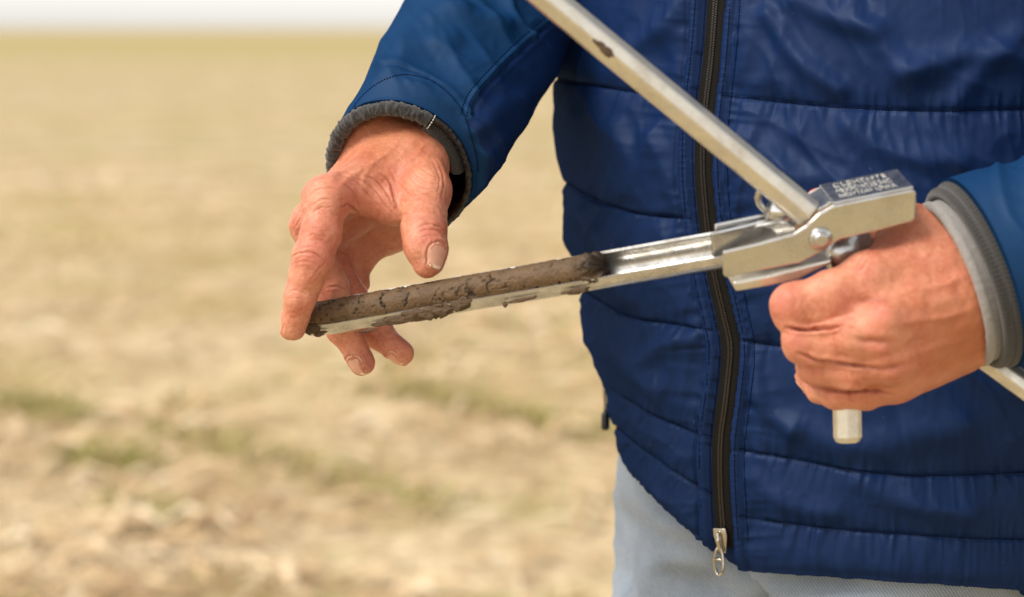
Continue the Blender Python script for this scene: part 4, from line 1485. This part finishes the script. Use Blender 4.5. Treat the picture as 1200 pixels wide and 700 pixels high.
# his left sleeve (right in the picture)
cuffn_l = nz(P2(1330, 252, 1.465) - P2(1160, 316, 1.452))
st_l = [(P2(1148, 320, 1.450), .0580, .0525, cuffn_l), (P2(1194, 309, 1.456), .0575, .057, cuffn_l), (P2(1270, 292, 1.470), .058, .060, None), (P2(1420, 240, 1.495), .064, .064, None), (P(1560, 172, 1.505), .070, .07, None),
        (P(1600, 110, 1.535), .072, .072, None), (sho_l * .5 + elb_l * .5 + [.01, 0, .01], .075, .073, None), (sho_l + [0, 0, .005], .074, .074, None), (CT + .10 * E1 + [0, 0, 1.535], .05, .06, None)]
V2_, thr2, Cl, Tl = sleeve('sleeve', st_l, 200, 240, None, cU, None, None, None)
fq2 = grid_faces(240, 200)
lv = V2_.reshape(-1, 3)
ln_ = vert_normals(lv, fq2)
if ((lv - np.repeat(Cl, 200, 0)) * ln_).sum(1).mean() < 0:
    fq2 = fq2[:, ::-1].copy()
    ln_ = -ln_
lpx, lpy, ldp = proj(lv)
arc_l = np.concatenate([[0], np.cumsum(np.linalg.norm(np.diff(Cl, axis=0), axis=1))])
agl = np.repeat(arc_l, 200)
hl = (0.0036 * fold(lpx, lpy, 70, 100, 34, 71) + .0012 * fold(lpx, lpy, 20, 70, 24, 77)) * np.clip(agl / .02, .1, 1)
hl -= 0.0010 * np.exp(-((agl - .028) / .0012) ** 2)
lv = lv + ln_ * hl[:, None]
edge_v, edge_f = [], []
prev = np.arange(200)
for i, (inn, fw) in enumerate(((.0012, -.0012), (.0030, .0002), (.0045, .010), (.006, .05))):
    rad = lv[:200] - Cl[0]
    rad = rad / np.linalg.norm(rad, axis=1)[:, None]
    edge_v.append(lv[:200] - rad * inn + cuffn_l * fw)
    cur = np.arange(200) + len(lv) + i * 200
    edge_f.append(np.stack([np.roll(prev, -1), np.roll(cur, -1), cur, prev], -1))
    prev = cur
sleeve_l = part('sleeve', np.concatenate([lv] + edge_v), np.concatenate([fq2] + edge_f), [M['softshell'], M['lining']], matidx=np.concatenate([np.zeros(len(fq2), int), np.repeat([0, 0, 1, 1], 200)]))
sleeve_l['label'] = 'blue softshell sleeve over the gripping hand'
cl = P2(1135, 326, 1.449)
cuff_roll('ribbed_cuff', M['ribknit'], cl, cuffn_l, .0552, .0500, cU, 0, 2 * math.pi, .0034, .0034, sleeve_l, ribs=130, ribamp=.10, nseg=480, band=.012)
cuff_roll('ribbed_cuff', M['ribknit'], cl + cuffn_l * .006, cuffn_l, .0568, .0515, cU, 0, 2 * math.pi, .0036, .0038, sleeve_l, ribs=130, ribamp=.10, nseg=480, band=.012)
# marled shirt cuff
shirtc = P2(1120, 333, 1.447)
cuff_roll('shirt_cuff', M['shirt'], shirtc, cuffn_l, .0518, .0442, cU, 0, 2 * math.pi, .0030, .0045, person, fuzz=.0002, nseg=300, back=.06, band=.03)

# ---- jeans and boots
def leg_tube(mb, stations, seg=96, n=150, seed=0):
    C = catmull([s[0] for s in stations], n)
    RR = catmull([[s[1], s[2], 0] for s in stations], n)
    th = np.linspace(0, 2 * math.pi, seg, endpoint=False)
    v = []
    for i in range(n):
        v.append(C[i] + RR[i, 0] * np.cos(th)[:, None] * E1 + RR[i, 1] * np.sin(th)[:, None] * EN)
    v = np.array(v).reshape(-1, 3)
    f = grid_faces(n, seg)
    nn = vert_normals(v, f)
    h = .007 * (1 - 2 * np.abs(noise3(v * np.array([16, 16, 30]), seed))) + .002 * noise3(v * 60, seed + 1)
    v = v + nn * h[:, None]
    mb.add(v, f.tolist())
jb = MB()
leg_tube(jb, [(CT - .02 * E1 + [0, 0, 1.0], .11, .10), (CT - .026 * E1 + [0, 0, .93], .113, .108), (CT - .045 * E1 + [0, 0, .80], .10, .10), (CT - .075 * E1 + [0, 0, .5], .078, .08), (CT - .09 * E1 + [0, 0, .25], .066, .066), (CT - .10 * E1 + [0, 0, .06], .066, .072)], seed=3)
leg_tube(jb, [(CT + .05 * E1 + [0, 0, 1.0], .14, .115), (CT + .055 * E1 + [0, 0, .93], .135, .12), (CT + .08 * E1 + [0, 0, .80], .105, .105), (CT + .09 * E1 + [0, 0, .5], .078, .08), (CT + .095 * E1 + [0, 0, .25], .066, .066), (CT + .10 * E1 + [0, 0, .06], .066, .072)], seed=9)
mbpart(jb, 'jeans', M['denim'])
for sg in (-1, 1):
    bb_ = MB()
    c = CT + sg * .10 * E1
    rows = []
    outline = [(-.05, .036, .05), (-.02, .042, .075), (.03, .044, .09), (.08, .046, .085), (.13, .048, .07), (.18, .042, .058), (.205, .020, .045)]
    vs_ = []
    seg = 16
    for f_, w_, hgt in outline:
        for j in range(seg):
            t = 2 * math.pi * j / seg
            vs_.append(c + EN * f_ + E1 * w_ * math.cos(t) + np.array([0, 0, max(.002, hgt * .5 + hgt * .5 * math.sin(t))]))
    f2_ = []
    for i in range(len(outline) - 1):
        for j in range(seg):
            k2 = (j + 1) % seg
            f2_.append((i * seg + j, i * seg + k2, (i + 1) * seg + k2, (i + 1) * seg + j))
    f2_.append(tuple(range(seg)))
    f2_.append(tuple(range(len(outline) * seg - 1, (len(outline) - 1) * seg - 1, -1)))
    bb_.add(vs_, f2_)
    tube_mesh(bb_, [c + [0, 0, .05], c + [0, 0, .10], c + [0, 0, .16]], [.05, .048, .05], 16)
    mbpart(bb_, 'boot', M['leather'])

# ------------------------------------------------------------------ the soil probe
TA, TB = P(361, 376, 1.487), P(905, 282, 1.377)
probe = empty('soil_probe', tuple(P2(962, 280, 1.42)))
tag(probe, 'chromed folding soil probe with open slotted tube and hexagonal handle bars', 'soil probe')
def ppart(mb, name, mat, smooth=True, bev=None, parent=None):
    o = mb.build(name, mat, None, smooth)
    reparent(o, probe) if parent is None else reparent(o, parent)
    if bev:
        bevel(o, bev)
    return o
ta = nz(TB - TA)
tc_ = nz(-cF - np.dot(-cF, ta) * ta)             # towards the camera
tu_ = np.cross(tc_, ta)
if np.dot(tu_, cU) < 0:
    tu_ = -tu_
# slotted tube: a thin C in section, opening from just below the camera side round to the top
RO, RI = 10.9 * mm, 9.3 * mm
a0_, a1_ = math.radians(98), math.radians(336)
nth, nln = 44, 260
ths = np.linspace(a0_, a1_, nth)
L_t = np.linalg.norm(TB - TA) + .012
tv_, tid = [], []
for r in (RO, RI):
    for i in range(nln):
        s = L_t * i / (nln - 1)
        tp = 1.0
        if s < .018:                                # cutting tip: drawn in a little and sharpened
            tp = 0.86 + 0.14 * (s / .018) ** .7 if r == RO else 0.93 + 0.07 * s / .018
        wave = 0.00025 * np.sin(s * 700) * 0
        for j, t in enumerate(ths):
            e_ = 0.0
            if s < .022:                            # slot starts behind a short full lip
                e_ = 0.10 * (1 - s / .022)
            tt = t + (e_ if j == nth - 1 else 0)
            tv_.append(TA + ta * s + (math.cos(tt) * tc_ + math.sin(tt) * tu_) * (r * tp))
n1 = nln * nth
tf_ = []
for i in range(nln - 1):
    for j in range(nth - 1):
        a_, b_ = i * nth + j, (i + 1) * nth + j
        tf_.append((a_, b_, b_ + 1, a_ + 1))
        tf_.append((n1 + a_, n1 + a_ + 1, n1 + b_ + 1, n1 + b_))
    for j in (0, nth - 1):
        a_, b_ = i * nth + j, (i + 1) * nth + j
        tf_.append((a_, n1 + a_, n1 + b_, b_) if j == 0 else (a_, b_, n1 + b_, n1 + a_))
for i in (0, nln - 1):
    for j in range(nth - 1):
        a_ = i * nth + j
        tf_.append((a_, a_ + 1, n1 + a_ + 1, n1 + a_))
mb = MB()
mb.add(tv_, tf_)
tube = ppart(mb, 'sample_tube', M['tube'])
md = tube.modifiers.new('edge', 'EDGE_SPLIT')
md.split_angle = math.radians(50)
tube['label'] = 'slotted sampling tube streaked with soil'

# plug of soil lying in the tube
core_c = math.radians(42)
co = (math.cos(core_c) * tc_ + math.sin(core_c) * tu_) * 2.3 * mm
CR_ = 9.1 * mm
L_c = .193
ns, nt = 620, 132
S = np.linspace(0.0035, L_c, ns)
TT = np.linspace(0, 2 * math.pi, nt, endpoint=False)
SS, AA = np.meshgrid(S, TT, indexing='ij')
xs = np.stack([SS.ravel() * 230, np.cos(AA.ravel()) * 2.15, np.sin(AA.ravel()) * 2.15], -1)
# cracks across the plug: thin level sets of warped noise, broken up into patches
wv_ = xs + 0.55 * np.stack([noise3(xs * 1.1, 101), noise3(xs * 1.1, 102), noise3(xs * 1.1, 103)], -1) + 0.22 * np.stack([noise3(xs * 3.1, 104), noise3(xs * 3.1, 105), noise3(xs * 3.1, 106)], -1)
c1 = np.abs(noise3(wv_ * np.array([.50, .17, .17]), 111))
c2 = np.abs(noise3(wv_ * np.array([.30, .55, .55]) + 9, 113))
patch = np.clip(noise3(xs * np.array([.30, .45, .45]), 117) * 2.6 + .95, 0, 1)
patch2 = np.clip(noise3(xs * np.array([.22, .5, .5]) + 4, 118) * 3 + .25, 0, 1)
crk = np.maximum(np.exp(-(c1 / .060) ** 2) * patch, .4 * np.exp(-(c2 / .040) ** 2) * patch2)
spk = np.clip((noise3(xs * 1.9, 119) - .45) * 3, 0, .6) * patch2
crk = np.maximum(crk, spk)
rr = CR_ * (1 + .012 * fbm(xs * .5, 3, 121)) + 0.00022 * fbm(xs * 3, 2, 131) - 0.0013 * crk
tail = np.clip((SS.ravel() - (L_c - .016)) / .016, 0, 1)
rough_t = fbm(xs * 1.2, 3, 141)
rr = rr + tail * (.0016 * rough_t + .0010) 
headn = np.clip((.010 - SS.ravel()) / .010, 0, 1)
rr = rr * (1 - .10 * headn ** 2)
dark = np.maximum(crk * .95, tail * np.clip(.75 + rough_t * .6, 0, 1))
SS2 = SS.ravel() + tail * .0035 * noise3(np.stack([np.cos(AA.ravel()) * 3, np.sin(AA.ravel()) * 3, SS.ravel() * 0], -1), 151)
cvs = TA + co + SS2[:, None] * ta + rr[:, None] * (np.cos(AA.ravel())[:, None] * tc_ + np.sin(AA.ravel())[:, None] * tu_)
cfs = grid_faces(ns, nt)
e0 = np.concatenate([[cvs[:nt].mean(0) - ta * .0008], [cvs[-nt:].mean(0) + ta * .004]])
mid_r = (cvs[-nt:] - cvs[-nt:].mean(0)) * .55 + cvs[-nt:].mean(0) + ta * (.003 + .0015 * RNG.random(nt))[:, None]
allv = np.concatenate([cvs, e0, mid_r])
cap = []
b0 = ns * nt
for j in range(nt):
    k2 = (j + 1) % nt
    cap.append((b0, k2, j, j) if False else (b0, k2, j))
    l0 = (ns - 1) * nt
    cap.append((l0 + j, l0 + k2, b0 + 2 + k2, b0 + 2 + j))
    cap.append((b0 + 1, b0 + 2 + j, b0 + 2 + k2))
core = make_mesh('soil_core', allv, cfs.tolist() + cap, M['soil'], None, True, None, {'crack': np.concatenate([np.clip(dark, 0, 1), [.6, .9], np.full(nt, .9)])})
tag(core, 'long moist brown soil plug lying in the slotted tube of the probe', 'soil core')

# lumps of mud stuck to the tube
def mud_lump(x, y, d, lx, ly, seed, thick=.55):
    mb = MB()
    nu, nv = 26, 18
    c = on_plane(x, y, TA + (tc_ * .9 - tu_ * .35) * RO, nz(tc_ * 1.0 - tu_ * .15))
    v = []
    for i in range(nu):
        for j in range(nv):
            u = 2 * math.pi * i / nu
            w = math.pi * (j + .0) / (nv - 1)
            dr = np.array([math.cos(u) * math.sin(w), math.sin(u) * math.sin(w), math.cos(w)])
            r = 1 + .45 * noise3((dr * 2.1 + seed)[None], seed)[0] + .25 * noise3((dr * 5 + seed)[None], seed + 1)[0]
            q = dr * r
            v.append(c + ta * q[0] * lx + tu_ * q[1] * ly + tc_ * q[2] * ly * thick)
    f = []
    for i in range(nu):
        for j in range(nv - 1):
            k2 = (i + 1) % nu
            f.append((i * nv + j, k2 * nv + j, k2 * nv + j + 1, i * nv + j + 1))
    mb.add(v, f)
    return ppart(mb, 'mud_lump', M['mud'], True, None, tube)
for spec in [(452, 378, 0, .009, .0014, 2, .3), (470, 374, 0, .011, .0022, 3, .3), (489, 369, 0, .010, .0034, 5, .4), (503, 367, 0, .008, .0036, 8, .4), (517, 364, 0, .007, .0038, 13, .4), (539, 356, 0, .006, .0038, 21, .4), (514, 356, 0, .0035, .0022, 27, .5),
             (610, 352, 0, .009, .0010, 31, .4), (592, 357, 0, .0013, .0016, 37, .5), (624, 349, 0, .003, .0010, 39, .4), (676, 341, 0, .0075, .0017, 41, .5), (366, 386, 0, .0050, .0030, 47, .3), (374, 391, 0, .004, .0016, 53, .3), (430, 388, 0, .006, .0007, 67, .3)]:
    mud_lump(*spec)

# bracket: an open channel of plate, stepped in outline
PL0 =  P2(962, 280, 1.408)
Lat =  P2(962 - 17, 280 - 23, 1.408 + .032) - PL0       # from the near cheek to the far one
Ln = nz(Lat)
e_b = nz(ta - np.dot(ta, Ln) * Ln)
def bp(x, y, k=0.0):
    return on_plane(x, y, PL0, Ln) + Lat * k
cheek = [(847, 295), (890, 285), (931, 274), (945, 265), (961, 250), (977, 241), (1020, 232), (1071, 222), (1074, 227), (1074, 256), (1070, 260), (1030, 271), (1003, 277), (985, 281), (962, 296), (949, 303), (937, 309), (895, 317), (851, 326), (848, 322)]
mb = MB()
prism_mesh(mb, [bp(*q) for q in cheek], Ln * 2.4 * mm)
bracket = ppart(mb, 'bracket_cheek', M['chrome'], False, .0012)
mb = MB()
prism_mesh(mb, [bp(*q, 1.0) for q in cheek], -Ln * 2.4 * mm)
ppart(mb, 'bracket_cheek', M['chrome'], False, .0012)
# closed top of the channel with the stamped maker's lettering
t0p, t1p = bp(977, 241), bp(1071.5, 222)
upv = nz(np.cross(t1p - t0p, Ln))
if np.dot(upv, cU) < 0:
    upv = -upv
mb = MB()
prism_mesh(mb, [t0p + Lat * .02, t1p + Lat * .02, t1p + Lat * .98, t0p + Lat * .98], upv * 1.6 * mm)
ppart(mb, 'bracket_top', M['chrome'], False, .0013)
mb = MB()
tl0 = bp(961, 250.5)
prism_mesh(mb, [t0p + Lat * .12, t0p + Lat * .88, tl0 + Lat * .88, tl0 + Lat * .12], upv * 1.0 * mm)
ppart(mb, 'bracket_top', M['chrome'], False, .0004)
exd = nz(t1p - t0p)
eyd = nz(Lat)
lines = ['CLEMENTS', 'ASSOCIATES INC', 'NEWTON IOWA']
Wt = np.linalg.norm(t1p - t0p)
Lt = np.linalg.norm(Lat)
for i, tx in enumerate(lines):
    cu = bpy.data.curves.new('lettering', 'FONT')
    cu.body = tx
    cu.align_x = 'CENTER'
    cu.align_y = 'CENTER'
    cu.size = Lt * .26
    cu.space_character = 1.12 if i != 1 else 1.0
    cu.extrude = .00012
    cu.offset = .00005
    ob = bpy.data.objects.new('lettering', cu)
    COL.objects.link(ob)
    bpy.context.view_layer.update()
    me = bpy.data.meshes.new_from_object(ob.evaluated_get(bpy.context.evaluated_depsgraph_get()))
    bpy.data.objects.remove(ob)
    w_ = max(v.co.x for v in me.vertices) - min(v.co.x for v in me.vertices)
    sx_ = min(1.0, Wt * .70 / w_) if i != 0 else Wt * .66 / w_
    org = t0p + exd * Wt * .47 + Lat * (.76 - .26 * i) + upv * (1.6 * mm + .00012)
    zdir = np.cross(exd, eyd)
    if np.dot(zdir, upv) < 0:
        zdir = -zdir
    ey2 = np.cross(upv, exd)
    for v in me.vertices:
        q = org + exd * (v.co.x * sx_) + ey2 * v.co.y + upv * v.co.z
        v.co = Vector(q)
    me.materials.clear()
    me.materials.append(M['letter'])
    lo_ = bpy.data.objects.new('lettering', me)
    COL.objects.link(lo_)
    reparent(lo_, probe)

# inner block the tube is clamped in, its lower edge showing under the near cheek
mb = MB()
prism_mesh(mb, [bp(x, y, .22) for x, y in [(862, 337), (909, 327), (952, 316), (979, 309), (979, 315), (939, 334), (906, 341), (866, 348)]], Lat * .70)
ppart(mb, 'lower_jaw', M['satin'], False, .0015)
mb = MB()
prism_mesh(mb, [bp(x, y, 1.06) for x, y in [(853, 288), (905, 277), (916, 275), (916, 290), (853, 303)]], Ln * 2.4 * mm)
ppart(mb, 'rear_plate', M['chrome'], False, .0012)
# collar over the end of the tube
# pivot bolt with washer
mb = MB()
bc = bp(961.5, 280) - Ln * .0002
tube_mesh(mb, [bc, bc - Ln * 1.4 * mm], [6.8 * mm, 6.5 * mm], 28, up=cU)
tube_mesh(mb, [bc - Ln * 1.3 * mm, bc - Ln * 2.6 * mm, bc - Ln * 3.3 * mm], [4.5 * mm, 4.2 * mm, 2.8 * mm], 20, up=cU)
ppart(mb, 'pivot_bolt', M['chrome'], True)
md = probe.children[-1].modifiers.new('edge', 'EDGE_SPLIT')
md.split_angle = math.radians(40)
# folded handle bar, hexagonal, from the bracket up and to the left
def hexbar(mb, a, b, r, roll, ch=.0016, extra_a=True, n=6):
    t = nz(b - a)
    tube_mesh(mb, [a, a + t * ch, b - t * ch, b], [r * .80, r, r, r * .80], n, phase=roll, up=cU)
mb = MB()
hexbar(mb,  P2(950, 252, 1.414),  P2(405, -198, 1.3595), 8.9 * mm, math.radians(20), n=8)
handle = ppart(mb, 'handle_bar', M['satin'], False, .0022)
handle['label'] = 'long hexagonal bar folded up to the left'
# dents and scuffs on the bar
for x, y, d, r_, sd2 in [(704, 53, 1.385, .0034, 3), (711, 60, 1.385, .0042, 7)]:
    mbs = MB()
    base_p = P2(x, y, 1.3793)
    v, f = [], []
    nrm_ = nz(-cF + .25 * cU - .1 * cR)
    tt_ = nz(P2(560, -70, 1.375) -  P2(950, 252, 1.414))
    bb2 = np.cross(nrm_, tt_)
    hits_n = 14
    c_ = base_p - nrm_ * 0
    # small rust-brown chip, a shallow irregular flake
    v.append(c_ + nrm_ * .0009)
    for k3 in range(hits_n):
        u = 2 * math.pi * k3 / hits_n
        q = r_ * (1 + .35 * noise3(np.array([[math.cos(u) * 2, math.sin(u) * 2, sd2]]), sd2)[0])
        v.append(c_ + tt_ * math.cos(u) * q * 1.3 + bb2 * math.sin(u) * q * .6 - nrm_ * .0004)
        f.append((0, 1 + k3, 1 + (k3 + 1) % hits_n))
    mbs.add(v, f)
    ppart(mbs, 'mud_lump', M['mud'], True, None, handle)
# eye that the bar turns in, between the cheeks
mb = MB()
ec = bp(921, 256, 1.0)
ring_n = nz(Ln * .8 + e_b * .4)
ra_, rb_ = frame_for(ring_n, cU)
tor = [ec + (ra_ * math.cos(t) + rb_ * math.sin(t)) * 8.2 * mm for t in np.linspace(0, 2 * math.pi, 29)]
tube_mesh(mb, tor, 2.2 * mm, 10, cap=False)
ppart(mb, 'pivot_ring', M['chrome'])
mb = MB()
tube_mesh(mb, [bp(915, 262, .80), bp(945, 272, .80)], [7 * mm, 7 * mm], 24, up=cU)
ppart(mb, 'pivot_sleeve', M['chrome'])
# grip: round collar below the bracket, hexagonal bar through the fist
g_top, g_bot =  P2(988, 285, 1.443),  P2(993.5, 519, 1.449)
mb = MB()
hexbar(mb, g_top, g_bot, 8.5 * mm, math.radians(8), .0035, n=8)
ppart(mb, 'grip_bar', M['satin'], False, .0010)
mb = MB()
tube_mesh(mb, [P2(968, 300, 1.440),  P2(972, 298, 1.440),  P2(1012, 284, 1.446),  P2(1016, 283, 1.446)], [12 * mm, 13.5 * mm, 13.5 * mm, 12 * mm], 32, up=cU)
ppart(mb, 'grip_collar', M['chrome'])
md = probe.children[-1].modifiers.new('edge', 'EDGE_SPLIT')
md.split_angle = math.radians(40)
# second bar leaving behind the wrist to the lower right
mb = MB()
hexbar(mb,  P2(1062, 352, 1.500),  P2(1420, 612, 1.478), 8.2 * mm, math.radians(20), n=8)
lb = ppart(mb, 'lower_bar', M['satin'], False, .0012)
lb['label'] = 'hexagonal bar emerging behind the wrist at lower right'

# ------------------------------------------------------------------ the field
gx = np.concatenate([-np.geomspace(2500, 6, 16), np.linspace(-5, 5, 41), np.geomspace(6, 2500, 16)])
gy = np.concatenate([np.linspace(-60, 2, 6), np.linspace(2.5, 20, 120), np.geomspace(21, 3500, 40)])
XX, YY = np.meshgrid(gx, gy, indexing='ij')
ZZ = np.zeros_like(XX)
nearf = np.exp(-(np.hypot(XX, YY) / 26) ** 4)
ZZ += 0.012 * noise2(XX.ravel() * 1.7, YY.ravel() * 1.7, 3).reshape(XX.shape) * nearf
gv = np.stack([XX, YY, ZZ - 0.006], -1).reshape(-1, 3)
ni, nj = len(gx), len(gy)
gi = np.arange(ni * nj).reshape(ni, nj)
gf = np.stack([gi[:-1, :-1], gi[1:, :-1], gi[1:, 1:], gi[:-1, 1:]], -1).reshape(-1, 4)
ground = make_mesh('ground', gv, gf, M['field'], None, True)
ground['kind'] = 'structure'
ground['label'] = 'flat harvested field littered with straw, reaching to the horizon'

def scatter(name, n, gen, mat, label):
    pos, sh, ang, ln, wd, rise = gen(n)
    k = len(pos)
    d = np.stack([np.cos(ang) * np.cos(rise), np.sin(ang) * np.cos(rise), np.sin(rise)], -1)
    s = np.stack([-np.sin(ang), np.cos(ang), 0 * ang], -1)
    up = np.array([0, 0, 1.0])
    bow = (RNG.random(k) * .25)[:, None] * ln[:, None] * up
    # each piece: a bent, three-sided sliver (two segments)
    rows = []
    for t, w in ((0, .6), (.5, 1.0), (1, .25)):
        c = pos + d * (ln * t)[:, None] + bow * (4 * t * (1 - t))
        rows += [c + s * (wd * w)[:, None], c - s * (wd * w)[:, None], c + up * (wd * w * .9)[:, None]]
    V3 = np.stack(rows, 1).reshape(-1, 3)
    o = np.arange(k)[:, None] * 9
    fl = []
    for i in (0, 3):
        for a, b in ((0, 2), (2, 1)):
            fl.append(np.stack([o[:, 0] + i + a, o[:, 0] + i + b, o[:, 0] + i + 3 + b, o[:, 0] + i + 3 + a], -1))
    fcs = np.concatenate(fl)
    ob = make_mesh(name, V3, fcs, mat, None, True, None, {'shade': np.repeat(sh, 9)})
    ob['kind'] = 'stuff'
    ob['label'] = label
    return ob

def density_y(n):
    # near rows count most in the picture
    u = RNG.random(n)
    return 3.6 * (22 / 3.6) ** u
def straw_gen(n):
    y = density_y(n)
    x = (RNG.random(n) * 2 - 1) * (0.45 * y + 1.6)
    cl = noise2(x * 1.1, y * 1.1, 61) + .5 * noise2(x * 3.1, y * 3.1, 62)
    keep = RNG.random(n) < np.clip(.55 + .7 * cl, .08, 1)
    x, y, cl = x[keep], y[keep], cl[keep]
    k = len(x)
    sh = np.clip(.45 + .35 * noise2(x * 2, y * 2, 65) + .28 * RNG.standard_normal(k), 0, 1)
    ln = .03 + .13 * RNG.random(k) ** 2
    wd = .0018 + .006 * RNG.random(k) ** 3
    return np.stack([x, y, .002 + .012 * RNG.random(k)], -1), sh, RNG.random(k) * 2 * math.pi, ln, wd, RNG.normal(.04, .14, k)
scatter('straw_litter', 110000, straw_gen, M['straw'], 'dry straw and chaff strewn over the field')
def husk_gen(n):
    y = density_y(n)
    x = (RNG.random(n) * 2 - 1) * (0.30 * y + 1.2)
    cl = noise2(x * .8 + 7, y * .8, 161) + .7 * noise2(x * 2.3, y * 2.3, 162)
    keep = RNG.random(n) < np.clip(.25 + 1.1 * cl, .02, 1)
    x, y, cl = x[keep], y[keep], cl[keep]
    k = len(x)
    sh = np.clip(.5 + .28 * RNG.standard_normal(k), 0, 1)
    return np.stack([x, y, .004 + .02 * RNG.random(k)], -1), sh, RNG.normal(.35, .9, k), .07 + .14 * RNG.random(k), .006 + .014 * RNG.random(k) ** 2, RNG.normal(.05, .12, k)
scatter('husk_litter', 9000, husk_gen, M['straw'], 'pale broad husks and leaf scraps lying on the field')
def ground_at(px_, py_):
    r = P(px_, py_, 1.0) - cO
    return (cO + r * (HC / -r[2]))[:2]
rows_px = [((180, 505), (330, 545), (520, 600), (730, 655)), ((80, 574), (110, 585), (200, 612), (320, 640)), ((130, 665), (200, 685), (270, 706)), ((20, 474), (90, 494)), ((90, 505), (260, 535)), ((440, 450), (600, 490), (720, 520)), ((90, 540), (160, 552))]
row_pts = [np.array([ground_at(*q) for q in r]) for r in rows_px]
def weed_gen(n):
    xs_, ys_ = [], []
    for r in row_pts:
        t = np.sort(RNG.random(n // 44))
        seg = np.linalg.norm(np.diff(r, axis=0), axis=1)
        s = np.concatenate([[0], np.cumsum(seg)])
        u = t * s[-1]
        # clumped along the row
        keep = (noise2(u * 2.3, u * 0 + 3.3 * len(xs_), 71) > -.05)
        u = u[keep]
        xs_.append(np.interp(u, s, r[:, 0]) + RNG.normal(0, .05, len(u)))
        ys_.append(np.interp(u, s, r[:, 1]) + RNG.normal(0, .07, len(u)))
    y = density_y(n // 2)
    x = (RNG.random(n // 2) * 2 - 1) * (0.30 * y + 1.2)
    kk = noise2(x * .9 + 5, y * .9, 75) + .6 * noise2(x * 2.6, y * 2.6, 76) > .42
    x = np.concatenate(xs_ + [x[kk]])
    y = np.concatenate(ys_ + [y[kk]])
    k = len(x)
    sh = np.clip(.5 + .3 * RNG.standard_normal(k), 0, 1)
    return np.stack([x, y, np.zeros(k)], -1), sh, RNG.random(k) * 2 * math.pi, .025 + .05 * RNG.random(k), .003 + .004 * RNG.random(k), .25 + RNG.random(k) * .8
scatter('green_weeds', 30000, weed_gen, M['weed'], 'low green weeds growing in rows through the straw')
